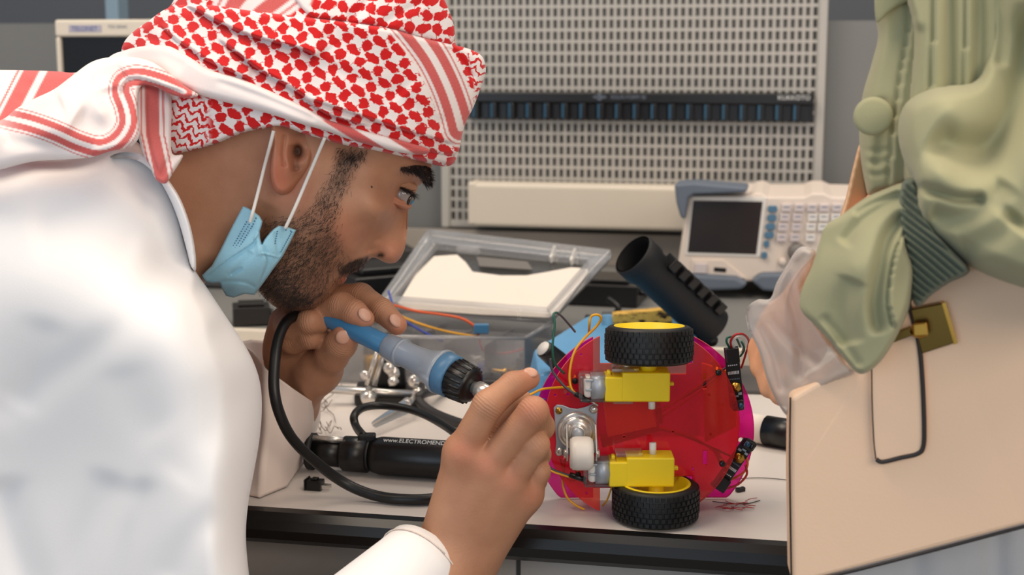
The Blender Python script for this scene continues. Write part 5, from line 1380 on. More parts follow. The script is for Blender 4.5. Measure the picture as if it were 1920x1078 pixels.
tc_ = [('v', [(-20, 790), (60, 735), (150, 670), (240, 605), (300, 520), (330, 470)], 30, .004), ('v', [(300, 480), (345, 500), (400, 560)], 16, .003),
       ('v', [(130, 1200), (150, 1060), (185, 960), (215, 890)], 34, .008), ('v', [(210, 1200), (240, 1040), (262, 960), (272, 900)], 16, .007), ('v', [(60, 1120), (20, 1000), (0, 900)], 36, .010),
       ('s', [(405, 640), (420, 720), (436, 830), (455, 940), (468, 1078), (476, 1180)], 16, .0028), ('v', [(420, 600), (450, 690), (462, 760)], 10, .0015), ('v', [(330, 900), (380, 840), (440, 800)], 40, .0022),
       ('v', [(90, 600), (60, 700), (30, 760)], 36, .004), ('v', [(300, 820), (250, 760), (230, 690)], 40, .0022), ('v', [(320, 1100), (360, 1010), (420, 960)], 26, .004), ('v', [(60, 430), (150, 420), (260, 460)], 40, .005)]
to = relief('robe', thobe, tn, tm, .035, tt_, M['thobe'], man, 5, tc_, blur=14); to['label'] = 'white cotton robe'
relief('collar', [(205, 296), (255, 300), (290, 326), (315, 366), (334, 412), (350, 470), (357, 500), (367, 507), (366, 470), (356, 420), (338, 372), (314, 334), (296, 306), (270, 290), (230, 285)],
       [(260, 300, 1.02), (310, 345, 1.004), (340, 410, .998), (358, 480, 1.000), (240, 292, 1.03), (300, 320, 1.01)], 1.02, .02, 5, M['thobe'], to, 2.5)
# near cuff
a, b = P(640, 1230, .885), P(800, 1052, .958)
ax = (b - a)
cu = MB(); cu.lathe(a, b, [(0, .046), (.5, .039), (.85, .0340), (1, .0325), (1.0, .0305), (.9, .0305), (.6, .034)], 48, caps=False)
c_ = cu.build('cuff', M['thobe'], to)
MB().tube([a + ax * .93 + (ax.normalized().orthogonal().normalized() * math.cos(q) + ax.normalized().cross(ax.normalized().orthogonal().normalized()) * math.sin(q)) * .0340 for q in np.linspace(0, 2 * PI, 30)], .0005, 5, 1, spline=False).build('seam', M['thobe2'], c_)
MB().tube([P(646, 1222, .888), P(560, 1300, .89), P(470, 1390, .915), P(400, 1420, .93), P(350, 1390, .935), P(335, 1290, .935)], .047, 20, 8, rr=[(0, 1), (.3, 1.08), (.6, 1.15), (1, 1.0)]).build('sleeve', M['thobe'], to)
# far sleeve, resting on the bench
def ringpts(rows): return rows
topr = [P(448, 641, 1.17), P(474, 660, 1.13), P(496, 690, 1.098), P(540, 722, 1.096), P(584, 752, 1.118), P(604, 740, 1.19), P(560, 690, 1.235), P(515, 641, 1.24), P(470, 636, 1.22)]
midr = [P(448, 790, 1.14), P(472, 800, 1.11), P(498, 806, 1.082), P(542, 805, 1.100), P(583, 802, 1.135), P(600, 790, 1.21), P(560, 780, 1.24), P(500, 770, 1.24), P(460, 770, 1.2)]
def tz(x, y): p = PZ(x, y, TZ + .0012); return p
botr = [tz(440, 918), tz(464, 928), tz(487, 933), tz(538, 912), tz(579, 852), tz(586, 830), tz(560, 812), tz(500, 812), tz(450, 850)]
rows = [topr, [lerp(x, y, .5) for x, y in zip(topr, midr)], midr, [lerp(x, y, .55) + Vector((0, -.004, 0)) for x, y in zip(midr, botr)], botr]
fs = []; n = 9; vs = []
# finer ring and row resampling
cols = [catmull([r[i] for r in rows], 6) for i in range(n)]
nr_ = len(cols[0])
for j in range(nr_):
    ring = [cols[i][j] for i in range(n)]
    fine = []
    for i in range(n):
        for t in (0, .25, .5, .75): fine.append(lerp(ring[i], ring[(i + 1) % n], t))
    vs += fine
nn = n * 4
for j in range(nr_ - 1):
    for i in range(nn): fs.append((j * nn + i, j * nn + (i + 1) % nn, (j + 1) * nn + (i + 1) % nn, (j + 1) * nn + i))
sl_ = MB().add(vs, fs, True).build('sleeve', M['thobe2'], to)
so_ = sl_.modifiers.new('thickness', 'SOLIDIFY'); so_.thickness = .0012
sl_['label'] = 'far sleeve whose wide opening rests on the worktop'

# ---- headscarf
def zero(X): return np.zeros(X.shape)
TH_ = math.radians(24)
def uvrot(th=TH_, s=39.0, ox=0, oy=0):
    def f(X, Y): return ((X * math.cos(th) + Y * math.sin(th)) / s + ox, (-X * math.sin(th) + Y * math.cos(th)) / (s * .86) + oy)
    return f
def stripes(X, Y, line, sc=1.0, ext=1.0):
    d, s, _, _, t = seg_dist(X, Y, resample(line, 6, False)); d = d / sc
    w = sstep(5, 6.5, d) * sstep(21, 19.5, d) + .9 * sstep(24.5, 25.5, d) * sstep(28, 27, d)
    pl = sstep(33, 31, d)
    return np.clip(w, 0, 1), pl
sc_near = [(560, 130, 1.008), (420, 130, 1.016), (300, 110, 1.040), (700, 190, 1.014), (800, 220, 1.034), (860, 200, 1.058), (842, 300, 1.066), (760, 290, 1.034), (650, 262, 1.016), (540, 243, 1.000), (450, 250, 1.010), (360, 270, 1.022), (330, 230, 1.020), (600, 0, 1.024), (450, -30, 1.036), (740, 20, 1.03), (820, 60, 1.05), (600, -100, 1.05), (250, 100, 1.07), (895, 130, 1.07), (350, 30, 1.05)]
sbase = rbf(sc_near)
base_poly = [(228, 105), (232, 80), (252, 58), (285, 35), (318, 12), (335, -20), (360, -70), (480, -120), (640, -130), (760, -90), (815, -30), (838, 20), (850, 62), (858, 90), (884, 98), (905, 112), (911, 132), (903, 160), (888, 200), (874, 228), (866, 255), (860, 285), (850, 306), (836, 312), (812, 309), (778, 302), (740, 293), (695, 284), (650, 276), (610, 265), (570, 254), (530, 241), (500, 243), (468, 248), (440, 258), (410, 270), (375, 281), (345, 288), (322, 292), (300, 285), (282, 250), (262, 200), (240, 140)]
bt = [(228, 105, 45), (285, 35, 50), (360, -70, 70), (640, -130, 80), (838, 20, 45), (884, 98, 22), (911, 132, 18), (874, 228, 22), (850, 306, 12), (740, 293, 8), (610, 265, 8), (500, 243, 8), (375, 281, 8), (300, 285, 10), (240, 140, 30)]
def base_attr(X, Y):
    # stripes across the crown at the top left, zigzag at the nape
    s1, p1 = stripes(X, Y, [(330, 20), (400, 5), (450, 2), (500, 14), (545, 45)], 1.3)
    zg = np.clip(sstep(400, 380, X) * sstep(180, 190, Y), 0, 1)
    top = (Y < 40) & (X < 620)
    s2, p2 = stripes(X, Y, [(585, -80), (520, -30), (470, 8), (455, 30)], 1.9)
    s2 = np.where(top, s2, 0); p2 = np.where(top, p2, 0)
    zg2 = sstep(882, 886, X - (Y - 150) * -.05)
    return {'zig': np.clip(zg + zg2, 0, 1), 'plain': p2, 'stripe': s2}
sf = relief('headscarf', base_poly, sc_near, 1.10, .085, bt, M['ghutra'], man, 3,
            [('s', [(560, 253), (620, 262), (700, 282), (800, 303), (850, 306)], 10, .002)], base_attr, uvrot())
sf['label'] = 'red and white checked headscarf wound round the head'
def layer(name, poly, off, th, t, attrs, creases=(), uv=None, cell=2.5, near=None, disp=None, m=None):
    nf = near or (lambda X, Y: sbase(X, Y) - off)
    return relief(name, poly, nf, (lambda X, Y: nf(X, Y) + th * .6), th * .6, t, m or M['ghutra'], sf, cell, creases, attrs, uv or uvrot(), disp=disp)
wrap = [(231, 90), (245, 66), (275, 42), (305, 20), (330, 11), (372, 8), (420, 12), (465, 19), (540, 28), (613, 36), (670, 43), (734, 53), (786, 68), (839, 81), (880, 92), (904, 106), (910, 130), (902, 160), (888, 200), (874, 228), (866, 255), (860, 282), (845, 292), (800, 284), (745, 268), (690, 254), (640, 240), (560, 212), (480, 180), (400, 145), (350, 118), (310, 100), (262, 98)]
def wrap_attr(X, Y):
    s, p = stripes(X, Y, [(752, 30), (782, 66), (812, 108), (836, 155), (853, 200), (864, 240)], 1.15)
    zg = sstep(6, 10, X - np.interp(Y, [100, 150, 200, 240], [868, 880, 884, 880]))
    return {'zig': zg, 'plain': p, 'stripe': s}
layer('wrap_fold', wrap, .006, .012, [(231, 90, 26), (330, 11, 10), (613, 36, 8), (839, 81, 8), (905, 112, 18), (874, 228, 18), (850, 290, 10), (640, 240, 8), (400, 145, 8), (262, 98, 10)], wrap_attr,
      [('s', [(595, 112), (576, 96), (519, 80), (470, 67), (410, 42), (362, 16), (340, 8)], 26, .0075), ('s', [(470, 150), (440, 137), (395, 117), (362, 95), (328, 72), (300, 46)], 20, .0062),
       ('s', [(700, 238), (650, 226), (606, 210), (561, 174), (523, 151), (486, 131), (448, 102), (405, 70)], 24, .0070), ('s', [(858, 272), (764, 246), (670, 216), (576, 184)], 18, .0055),
       ('v', [(742, 58), (775, 105), (805, 160), (826, 215)], 6, .0022), ('v', [(600, 60), (700, 110), (760, 180)], 30, .003), ('v', [(560, 110), (680, 150), (780, 200), (840, 240)], 16, .0025),
       ('v', [(840, 85), (870, 120), (888, 150)], 6, .003), ('v', [(260, 60), (300, 80), (340, 100)], 8, .002)])
crown = [(600, -130), (700, -115), (780, -75), (822, -20), (842, 20), (853, 62), (842, 84), (800, 74), (740, 56), (670, 44), (610, 36), (585, 32), (560, 10), (530, -40), (540, -100)]
layer('crown_fold', crown, .004, .010, [(600, -130, 30), (822, -20, 36), (853, 62, 20), (740, 56, 8), (585, 32, 8)], lambda X, Y: {'zig': zero(X), 'plain': sstep(590, 580, X + Y * .4), 'stripe': zero(X)},
      [('v', [(700, -60), (690, 0), (650, 40)], 10, .003), ('v', [(700, 60), (740, 30), (800, 0)], 8, .002)], uvrot(math.radians(-35), 40))
# plain white rolled band, ending in pink stripes at the brow
band = [(196, 116), (212, 102), (232, 95), (264, 86), (311, 85), (340, 97), (362, 110), (394, 130), (451, 147), (501, 167), (568, 199), (610, 222), (640, 232), (688, 246), (745, 261), (794, 275), (806, 284), (790, 290), (750, 286), (700, 274), (651, 260), (613, 246), (560, 231), (500, 212), (440, 196), (380, 180), (335, 163), (300, 140), (270, 128), (225, 132), (200, 130)]
def band_attr(X, Y):
    q = (X - 615 + (Y - 235) * -1.6)
    s = sstep(2, 6, q) * sstep(40, 36, q) + sstep(74, 78, q) * sstep(120, 116, q)
    return {'zig': zero(X), 'plain': zero(X) + 1, 'stripe': np.clip(s, 0, 1) * sstep(600, 612, X) + .7 * gauss(X, Y, 272, 128, 26, 8)}
layer('white_fold', band, .013, .016, [(196, 116, 16), (311, 85, 16), (451, 147, 14), (640, 232, 9), (794, 275, 7), (651, 260, 8), (440, 196, 14), (300, 140, 14)], band_attr,
      [('v', [(400, 150), (500, 185), (600, 226)], 7, .0015), ('v', [(230, 108), (290, 102), (350, 125)], 14, .002), ('v', [(618, 232), (690, 252), (780, 280)], 3, .0015)])
# hanging stripes behind the neck
dr = [(256, 168), (272, 158), (296, 164), (318, 174), (322, 200), (321, 250), (323, 288), (342, 290), (340, 300), (326, 322), (310, 344), (292, 336), (281, 312), (268, 286), (258, 250), (254, 205)]
def dr_attr(X, Y):
    c = np.interp(Y, [160, 200, 250, 300, 340], [286, 286, 287, 298, 306])
    q = X - c
    s = sstep(-15, -13, q) * sstep(13, 11, q) + sstep(-24, -22.5, q) * sstep(-19, -20.5, q) + sstep(18, 19, q) * sstep(22, 21, q)
    return {'zig': zero(X), 'plain': zero(X) + 1, 'stripe': np.clip(s, 0, 1) * .95}
layer('side_drape', dr, .004, .010, 8, dr_attr, [('v', [(273, 170), (272, 220), (280, 280), (300, 335)], 4, .003), ('s', [(322, 180), (321, 280)], 8, .002), ('v', [(300, 335), (318, 300), (338, 292)], 5, .003)],
      near=rbf([(290, 170, 1.012), (290, 250, 1.004), (300, 300, .998), (310, 335, .996), (330, 295, 1.006), (260, 220, 1.004), (320, 230, 1.010)]))
# twisted tail over the shoulder
tail = [(-80, 250), (0, 226), (30, 204), (62, 186), (100, 168), (130, 146), (168, 118), (200, 108), (240, 106), (280, 114), (310, 132), (345, 160), (372, 178), (350, 184), (318, 176), (292, 162), (268, 160), (259, 176), (258, 210), (262, 248), (254, 268), (236, 278), (205, 284), (170, 295), (120, 299), (60, 303), (0, 318), (-80, 335)]
def tail_attr(X, Y):
    s, p = stripes(X, Y, [(-30, 210), (20, 222), (60, 232), (105, 248), (150, 268), (190, 277), (222, 262), (240, 232), (236, 200), (226, 172), (232, 152), (258, 144), (300, 154), (345, 172)], .82)
    f = sstep(0, 60, X + 10)
    return {'zig': zero(X), 'plain': zero(X) + 1, 'stripe': s * (.55 + .45 * f)}
layer('tail_fold', tail, 0, .014, [(-80, 280, 30), (100, 168, 22), (200, 108, 20), (345, 165, 8), (259, 200, 10), (205, 284, 12), (60, 303, 22)], tail_attr,
      [('s', [(350, 176), (300, 158), (262, 146), (236, 150), (226, 175), (236, 205)], 14, .004), ('v', [(140, 215), (190, 240), (215, 215), (205, 160)], 26, .008), ('v', [(0, 262), (100, 276), (180, 286)], 14, .003), ('v', [(120, 190), (60, 215), (0, 250)], 22, .004), ('v', [(170, 150), (210, 150), (235, 135)], 18, .003)],
      near=rbf([(200, 130, 1.015), (280, 125, 1.004), (340, 165, .996), (150, 180, .990), (230, 220, .976), (200, 270, .970), (100, 240, .968), (0, 270, .975), (-70, 290, .985), (60, 195, .992), (260, 180, .990), (100, 295, .972)]))
tail2 = [(-80, 132), (0, 131), (60, 132), (110, 134), (140, 136), (200, 130), (225, 160), (200, 200), (140, 230), (60, 250), (-80, 270)]
def tail2_attr(X, Y):
    q = X + (Y - 140) * .52
    s = sstep(38, 41, q) * sstep(72, 69, q) + sstep(84, 87, q) * sstep(140, 137, q) + sstep(28, 29, q) * sstep(33, 32, q) + sstep(-60, -57, q) * sstep(-20, -23, q)
    return {'zig': zero(X), 'plain': zero(X) + 1, 'stripe': np.clip(s, 0, 1)}
layer('back_tail', tail2, 0, .02, [(0, 131, 26), (200, 130, 10), (60, 250, 10)], tail2_attr, [('v', [(20, 135), (60, 170), (40, 200)], 16, .004)], near=rbf([(0, 150, 1.10), (100, 150, 1.09), (50, 190, 1.07), (-60, 200, 1.07), (120, 145, 1.09), (200, 150, 1.06), (180, 200, 1.03)]))

# ---- face mask pulled under the chin
mpoly = [(455.5, 386), (466, 390), (477, 397), (487, 405), (492.5, 415), (490, 425), (487, 434), (488, 446), (491, 457), (496, 448), (504, 438), (513, 429), (522, 423), (538, 425), (556, 431), (545, 453), (530, 481), (510, 508), (493, 532), (477, 553), (458, 551), (438, 558), (424, 555), (417, 543), (412, 530), (398, 531), (385, 528), (378, 516), (397, 498), (412, 470), (426, 442), (441, 413)]
mk = relief('face_mask', mpoly, [(455, 395, 1.028), (480, 410, 1.020), (430, 450, 1.030), (470, 450, 1.018), (395, 510, 1.045), (430, 500, 1.028), (480, 500, 1.020), (540, 436, 1.026), (515, 470, 1.018), (500, 515, 1.030), (450, 540, 1.045), (425, 545, 1.060), (475, 545, 1.050), (525, 430, 1.022)],
            lambda X, Y: rbf([(455, 395, 1.034), (480, 410, 1.028), (395, 510, 1.06), (540, 436, 1.034), (450, 540, 1.07), (500, 515, 1.045), (430, 450, 1.04)])(X, Y), .003, 3.0, M['mask'], man, 1.5,
            [('s', [(384, 520), (402, 505), (430, 484), (455, 468), (474, 454), (487, 434)], 8, -.0030), ('s', [(491, 458), (497, 478), (500, 492), (490, 520), (480, 548)], 14, .0016), ('v', [(412, 529), (435, 527), (462, 530), (480, 540)], 3.5, .0028),
             ('s', [(490, 476), (505, 479), (523, 484)], 6, -.0022), ('v', [(515, 434), (519, 455), (523, 482)], 3, .0012), ('v', [(470, 470), (450, 500), (425, 520)], 7, .0022), ('v', [(432, 515), (445, 507), (455, 503)], 3, .003), ('v', [(480, 440), (484, 462), (486, 480)], 4, -.0015)], None, smooth_poly=False)
mk['label'] = 'pale blue surgical mask pulled under the chin'
mnear = rbf([(455, 395, 1.028), (480, 410, 1.020), (430, 450, 1.030), (470, 450, 1.018), (395, 510, 1.045), (430, 500, 1.028), (480, 500, 1.020), (540, 436, 1.026), (515, 470, 1.018), (525, 430, 1.022)])
sd = MB()
def dots(x0, y0, x1, y1, n_):
    for t in np.linspace(0, 1, n_):
        x = x0 + (x1 - x0) * t; y = y0 + (y1 - y0) * t; d_ = float(mnear(np.array([x]), np.array([y]))[0])
        sd.ball(P(x, y, d_ - .0004), .00055, 6)
dots(462, 416, 428, 478, 15); dots(467, 421, 434, 477, 14); dots(475, 420, 447, 466, 12); dots(480, 409, 472, 425, 4)
dots(547, 435, 527, 472, 11); dots(545, 433, 536, 431, 2); dots(520, 434, 516, 456, 6)
so2 = sd.build('stitching', mat('mask_stitch_blue', (70, 110, 140), .6), mk); so2['kind'] = 'stuff'
MB().tube([P(609, 258, 1.008), P(592, 298, 1.014), P(570, 350, 1.018), P(552, 392, 1.016), P(535, 428, 1.018)], .0013, 8).build('ear_loop', M['white'], mk)
MB().tube([P(513, 245, 1.004), P(507, 270, 1.006), P(496, 312, 1.020), P(484, 360, 1.020), P(474, 398, 1.015), P(469, 416, 1.018)], .0013, 8).build('ear_loop', M['white'], mk)

# ---- soldering iron in his left hand
ia, ib = P(596, 586, 1.098), P(912, 737, 1.000)
iron = thing('soldering_iron', 'blue-handled soldering iron with frosted grip held near the mouth of the person in the headscarf', 'soldering iron', ia)
idv = ib - ia; IL = idv.length
def it(px): 
    return (px - 596) / (912 - 596)
def iseg(name, m, x0, x1, pr, n=32): return MB().lathe(ia + idv * it(x0), ia + idv * it(x1), pr, n).build(name, m, iron)
iseg('strain_relief', M['rubber'], 574, 616, [(0, .0040), (.1, .0055), (.3, .0050), (.35, .0062), (.5, .0055), (.55, .0068), (.75, .0062), (.8, .0072), (1, .0072)])
iseg('handle', M['handle_blue'], 612, 790, [(0, .0070), (.03, .0078), (.5, .0080), (1, .0078)])
iseg('grip', M['frost'], 732, 836, [(0, .0088), (.02, .0098), (.28, .0104), (.34, .0098), (.5, .0100), (.7, .0112), (.85, .0140), (.95, .0170), (1, .0172)])
iseg('grip_ring', M['frost'], 757, 763, [(0, .0102), (.2, .0112), (.8, .0112), (1, .0102)])
iseg('lock_ring', M['ring_blue'], 834, 856, [(0, .0150), (.08, .0164), (.9, .0160), (1, .0145)])
iseg('nut_knob', M['black'], 855, 890, [(0, .0138), (.08, .0150), (.8, .0138), (.95, .0120), (1, .009)])
kn_ = MB(); f0 = ia + idv * it(858); f1 = ia + idv * it(884); ad = idv.normalized(); u_ = ad.orthogonal().normalized(); w_ = ad.cross(u_)
for k in range(20):
    q = 2 * PI * k / 20; d_ = u_ * math.cos(q) + w_ * math.sin(q)
    kn_.tube([f0 + d_ * .0147, f1 + d_ * .0136], .0011, 5, spline=False)
o = kn_.build('knurling', M['black'], iron); o['kind'] = 'stuff'
iseg('barrel', M['steel'], 889, 940, [(0, .0045), (.12, .0045), (.16, .0062), (.55, .0062), (.6, .0048), (1, .0040)])
iseg('tip', M['steel'], 939, 985, [(0, .003), (.7, .0022), (1, .0006)])
cpts = [ia + idv * it(578), P(560, 590, 1.09), P(538, 602, 1.075), P(522, 635, 1.06), P(515, 680, 1.045), P(514, 730, 1.035), P(524, 775, 1.035), P(548, 822, 1.045), P(592, 866, 1.06), P(645, 905, 1.07), PZ(700, 928, TZ + .006), PZ(760, 936, TZ + .005), PZ(830, 932, TZ + .005), PZ(960, 905, TZ + .005)]
MB().tube(cpts, .0042, 12, 10).build('cord', M['cable'], iron)
# ================================================================== the person at the right
wom = thing('person', 'person in sage green sleeves holding a beige handbag at the right edge', 'person', (.42, .85, 0))
def wr(name, poly, near, mid, back, t, m, parent, **k): return relief(name, poly, near, mid, back, t, m, parent, **k)
# arm and hand
VW, FW = hand_mesh([[(vp(1560, 560, .885), .024), (vp(1492, 622, .905), .020)], [(vp(1560, 560, .885), .022), (vp(1480, 600, .912), .015)], [(vp(1500, 650, .91), .016), (vp(1470, 610, .915), .013)], [(vp(1560, 560, .885), .025), (vp(1720, 400, .86), .030)]],
                   [[(vp(1474, 602, .915), 0.0103), (vp(1444, 618, .93), 0.0095), (vp(1426, 655, .935), 0.0086), (vp(1426, 690, .93), 0.0072)],
                    [(vp(1482, 625, .91), 0.0103), (vp(1451, 650, .92), 0.0095), (vp(1438, 692, .925), 0.0086), (vp(1443, 728, .92), 0.0072)],
                    [(vp(1490, 645, .905), 0.0099), (vp(1466, 680, .91), 0.0090), (vp(1457, 715, .915), 0.0081), (vp(1463, 742, .912), 0.0070)],
                    [(vp(1500, 660, .90), 0.0090), (vp(1483, 700, .90), 0.0081), (vp(1480, 730, .905), 0.0072), (vp(1486, 750, .905), 0.0063)],
                    [(vp(1520, 590, .90), 0.0117), (vp(1480, 585, .925), 0.0101), (vp(1458, 590, .945), 0.0090), (vp(1443, 600, .955), 0.0077)]], h=.0020, kj=.002, kf=.002)
VU, FU = upper([(vp(1720, 400, .86), .030), (vp(1850, 420, .86), .036), (vp(2100, 300, .88), .05)], .01)
wb = np_mesh('body', VW, FW, M['skin2'], wom)
wb.data.attributes.new('red', 'FLOAT', 'POINT'); wb.data.attributes.new('beard', 'FLOAT', 'POINT')
join_into(wb, [(VU, FU, np.zeros(len(VU)))])
wr('skirt', [(1500, 860), (1700, 840), (1900, 820), (2120, 810), (2120, 1300), (1500, 1300), (1492, 1100)], [(1500, 1000, .87), (1800, 1000, .865), (2100, 1000, .86), (1800, 1250, .86), (1800, 850, .87)], .885, .015, 12, M['greyskirt'], wom, cell=10,
   creases=[('v', [(1700, 850), (1720, 1290)], 30, .006), ('v', [(1860, 850), (1870, 1290)], 24, .006)])
grn = wr('far_sleeve', [(1650, -80), (1640, -20), (1641, 30), (1646, 70), (1634, 120), (1618, 175), (1611, 230), (1613, 290), (1622, 345), (1630, 368), (1655, 362), (1700, 350), (1760, 300), (1800, 150), (1820, -80)],
   [(1660, 0, .855), (1650, 150, .850), (1640, 300, .848), (1700, 200, .838), (1760, 100, .835), (1740, 300, .835)], .875, .03, [(1611, 230, 30), (1641, 30, 20), (1650, -80, 20), (1630, 368, 14)], M['green'], wom, cell=4,
   creases=[('s', [(1668, 360), (1676, 260), (1690, 150), (1705, 60), (1712, -60)], 16, .006), ('v', [(1640, 320), (1655, 250), (1650, 180)], 12, .002), ('v', [(1616, 300), (1640, 305), (1670, 300)], 5, .0015), ('v', [(1616, 322), (1640, 328), (1670, 322)], 5, .0015), ('v', [(1616, 280), (1640, 284), (1670, 280)], 5, .0015)])
grn['label'] = 'narrow far sleeve with a covered button'
wr('flap', [(1655, -80), (1642, -20), (1640, 20), (1644, 42), (1652, 38), (1670, 22), (1705, 2), (1760, -20), (1800, -80)], [(1660, -20, .842), (1660, 20, .843), (1720, -20, .838), (1750, -60, .836)], .846, .004, 6, M['green'], grn, cell=3)
bc = P(1637, 218, .832); cdir = Vector((-.25, -1, .05)).normalized()
MB().lathe(bc + cdir * -.004, bc + cdir * .004, [(0, .0100), (.15, .0112), (.7, .0112), (.9, .0106), (1, .0085)], 36).build('button', M['green'], grn)
mid_ = wr('tunic_pleats', [(1700, -80), (1712, 60), (1704, 180), (1694, 290), (1700, 350), (1760, 380), (1860, 340), (1890, 200), (1880, 60), (1900, -80)],
   [(1740, 0, .82), (1740, 200, .815), (1800, 100, .81), (1850, 200, .805), (1720, 330, .815)], .85, .02, 14, M['green'], wom, cell=4,
   creases=[('s', [(1735, 350), (1745, 200), (1752, 60), (1755, -70)], 16, .005), ('v', [(1778, 330), (1782, 160), (1780, -60)], 11, .007), ('s', [(1800, 340), (1808, 180), (1812, 60), (1815, -70)], 14, .005), ('v', [(1832, 200), (1838, 60), (1836, -70)], 12, .006), ('v', [(1712, 320), (1718, 180), (1724, 40)], 10, .004)])
big = wr('near_sleeve', [(1838, -90), (1848, 0), (1852, 70), (1840, 130), (1822, 152), (1790, 158), (1750, 164), (1715, 180), (1694, 200), (1684, 232), (1686, 270), (1698, 310), (1712, 345), (1716, 392), (1736, 430), (1776, 470), (1830, 505), (1890, 530), (1960, 548), (2080, 560), (2080, -90)],
   [(1870, 0, .80), (1930, 0, .775), (1880, 130, .79), (1720, 210, .775), (1780, 205, .760), (1850, 290, .765), (1900, 180, .775), (1760, 320, .745), (1860, 370, .735), (1950, 300, .725), (1760, 420, .758), (1850, 450, .735), (1950, 480, .72), (2050, 200, .74), (2050, 500, .71), (1720, 300, .765)],
   [(1848, 0, .84), (1700, 200, .82), (1716, 392, .81), (1850, 510, .79), (2060, 560, .79), (2060, -80, .84)], .04, [(1850, 60, 26), (1750, 164, 30), (1686, 260, 34), (1716, 392, 20), (1830, 505, 50), (2080, 200, 20)], M['green'], wom, cell=4,
   creases=[('v', [(1740, 250), (1800, 280), (1860, 262), (1900, 200), (1925, 120), (1940, 0)], 34, .020), ('v', [(1712, 348), (1760, 362), (1800, 372), (1850, 372)], 9, .012), ('v', [(1740, 400), (1790, 410), (1850, 385), (1890, 340)], 22, .008),
            ('v', [(1870, -80), (1880, 40), (1872, 130)], 14, .008), ('v', [(1900, 430), (1960, 360), (2040, 320)], 40, .010), ('v', [(1800, 470), (1870, 440), (1910, 400)], 24, .006)])
big['label'] = 'full near sleeve in heavy soft folds'
def ripple(X, Y): return .0022 * np.sin((X * .62 + Y * .78 * -1) * .55 + .6 * np.sin(Y * .05)) 
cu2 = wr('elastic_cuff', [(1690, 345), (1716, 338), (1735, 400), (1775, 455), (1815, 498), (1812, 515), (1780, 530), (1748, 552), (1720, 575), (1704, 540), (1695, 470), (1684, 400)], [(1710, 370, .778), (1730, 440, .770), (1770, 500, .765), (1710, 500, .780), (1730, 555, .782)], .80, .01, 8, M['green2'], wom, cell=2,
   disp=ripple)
ruf = wr('ruffle', [(1722, 338), (1690, 343), (1660, 354), (1622, 371), (1582, 400), (1548, 424), (1536, 455), (1522, 500), (1506, 535), (1500, 560), (1504, 585), (1530, 612), (1560, 645), (1590, 682), (1612, 701), (1636, 692), (1662, 664), (1688, 618), (1704, 580), (1712, 545), (1716, 500), (1700, 450), (1712, 400), (1728, 370)],
   [(1690, 370, .785), (1620, 400, .79), (1560, 460, .80), (1530, 560, .80), (1600, 500, .775), (1660, 480, .770), (1610, 640, .782), (1670, 580, .770), (1700, 520, .775), (1690, 420, .778)], .81, .008, [(1622, 371, 14), (1506, 535, 12), (1612, 701, 8), (1704, 580, 12), (1712, 400, 12)], M['green'], wom, cell=3,
   creases=[('v', [(1705, 365), (1660, 385), (1610, 420), (1580, 460)], 12, .006), ('v', [(1704, 395), (1668, 440), (1650, 500), (1640, 570), (1650, 630)], 14, .010), ('s', [(1680, 620), (1668, 560), (1680, 480), (1700, 430)], 16, .007), ('v', [(1600, 520), (1580, 580), (1590, 650)], 22, .006),
            ('v', [(1690, 360), (1640, 378), (1600, 402)], 6, .004), ('v', [(1540, 590), (1580, 640), (1612, 690)], 8, .003)])
ruf['label'] = 'flared ruffle below the gathered cuff'
sh = wr('sheer_glove', [(1492, 470), (1508, 462), (1530, 474), (1520, 510), (1506, 540), (1530, 600), (1580, 670), (1606, 700), (1560, 722), (1520, 748), (1492, 772), (1476, 780), (1456, 752), (1438, 712), (1422, 655), (1402, 615), (1400, 580), (1420, 562), (1444, 560), (1456, 530), (1476, 496)],
   [(1490, 470, .83), (1480, 550, .85), (1430, 600, .875), (1440, 690, .875), (1475, 760, .865), (1540, 620, .835), (1580, 690, .825), (1500, 700, .855)], .88, .004, 10, M['sheer'], wom, cell=4,
   creases=[('v', [(1420, 600), (1450, 660), (1470, 740)], 7, .006), ('v', [(1490, 480), (1480, 540), (1500, 620), (1500, 720)], 10, .008), ('v', [(1440, 590), (1480, 640), (1540, 690)], 8, .006)])
sh['label'] = 'sheer white undersleeve veiling the hand'
VT, FT = upper([(vp(2120, 150, .86), .07), (vp(2330, 200, .90), .12), (vp(2340, 700, .90), .13), (vp(2340, 1250, .90), .14)], .01)
tu = np_mesh('tunic', VT, FT, M['green'], wom)
# ---- handbag
bag = thing('handbag', 'beige leather handbag with dark edges and a brass turn lock', 'handbag', tuple(P(1700, 900, .80)))
def bY(x): return .848 - (x - 1480) * .00010
def bp_(x, y, d=0): return P(x, y, bY(x) + d)
front = [(1483, 745), (1560, 700), (1640, 640), (1690, 560), (1740, 508), (1860, 490), (2060, 470), (2060, 950), (1920, 985), (1760, 1027), (1600, 1068), (1500, 1094), (1484, 1094), (1481, 900)]
pts = [bp_(x, y) for x, y in front]; back_ = [p + Vector((.003, .030, 0)) for p in pts]
nb = len(front)
bm_ = MB(); bm_.add(pts + back_, [tuple(range(nb)), tuple(range(nb, 2 * nb))[::-1]] + [(i, (i + 1) % nb, nb + (i + 1) % nb, nb + i) for i in range(nb)])
bm_.build('bag_body', M['leather'], bag, .003, 3)
MB().tube([bp_(x, y, -.0005) for x, y in [(1482, 745), (1481, 820), (1481, 900), (1484, 1094)]], .0006, 6).build('edge_piping', M['piping'], bag)
MB().tube([bp_(x, y, -.0005) for x, y in [(1484, 1096), (1600, 1070), (1760, 1029), (1920, 987), (2060, 952)]], .0012, 6).build('edge_piping', M['piping'], bag)
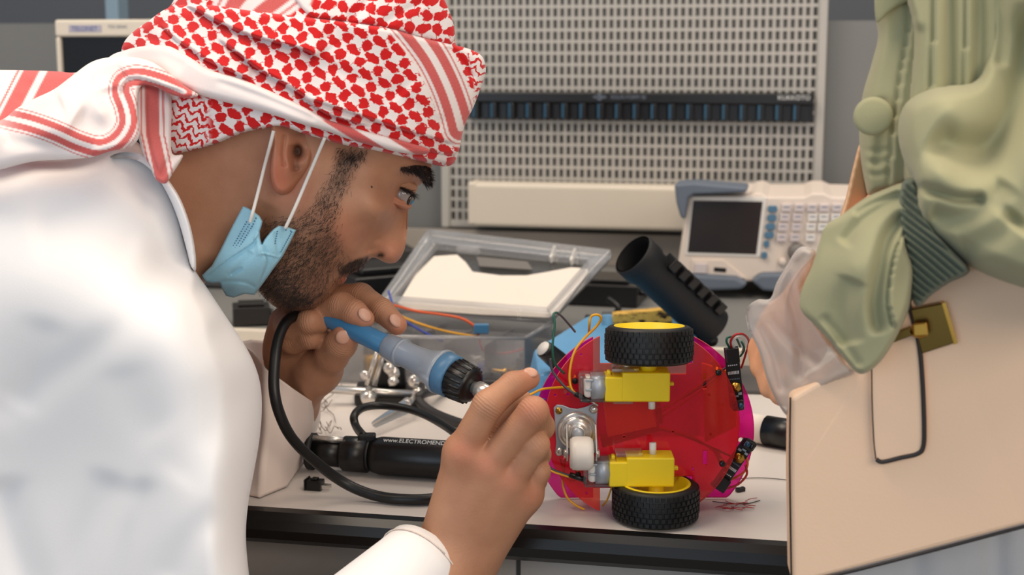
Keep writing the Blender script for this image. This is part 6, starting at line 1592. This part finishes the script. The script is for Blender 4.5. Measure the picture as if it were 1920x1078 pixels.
tabp = [(1637, 645), (1665, 600), (1700, 552), (1712, 580), (1726, 650), (1732, 720), (1734, 800), (1732, 838), (1722, 850), (1690, 858), (1655, 866), (1642, 862), (1638, 820), (1635, 740), (1634, 640)]
MB().prism([bp_(x, y, -.004) for x, y in tabp], Vector((0, .0045, 0))).build('tab', M['leather'], bag, .001)
MB().tube([bp_(x, y, -.0045) for x, y in [(1812, 500), (1770, 520), (1730, 540), (1705, 562), (1712, 600), (1724, 650), (1730, 720), (1733, 800), (1731, 838), (1720, 851), (1690, 858), (1655, 866), (1643, 861)]], .0014, 8).build('tab_edging', M['piping'], bag)
MB().tube([bp_(x, y, -.0042) for x, y in [(1642, 860), (1638, 820), (1635, 740), (1634, 640)]], .0004, 6).build('tab_stitch_line', M['piping'], bag)
MB().prism([bp_(x, y, -.006) for x, y in [(1706, 580), (1768, 568), (1790, 644), (1728, 664)]], Vector((0, .006, 0))).build('lock_plate', M['gold'], bag, .0008)
MB().prism([bp_(x, y, -.0062) for x, y in [(1766, 569), (1773, 567), (1796, 643), (1789, 646)]], Vector((0, .006, 0))).build('lock_rim', M['brass'], bag)
MB().prism([bp_(x, y, -.0065) for x, y in [(1670, 626), (1710, 612), (1714, 628), (1672, 644)]], Vector((0, .003, 0))).build('lock_bar', M['gold'], bag, .0005)
q = bp_(1718, 620, -.007)
MB().lathe(q, q + Vector((.002, -.007, .001)), [(0, .0042), (.7, .0042), (1, .003)], 18).build('turn_knob', M['brass'], bag)
MB().hexa([bp_(1712, 632, -.016), bp_(1742, 630, -.016), bp_(1742, 630, -.012), bp_(1712, 632, -.012), bp_(1710, 607, -.016), bp_(1738, 604, -.016), bp_(1738, 604, -.012), bp_(1710, 607, -.012)]).build('turn_latch', M['brass'], bag, .001)
hs = relief('handle', [(1612, 270), (1620, 300), (1626, 350), (1640, 420), (1640, 520), (1600, 560), (1560, 520), (1572, 420), (1586, 370), (1600, 310)], [(1612, 300, .88), (1605, 360, .875), (1600, 450, .865), (1600, 540, .86)], .885, .004, 4, M['strap'], bag, 4)
hs['label'] = 'tan leather handle'
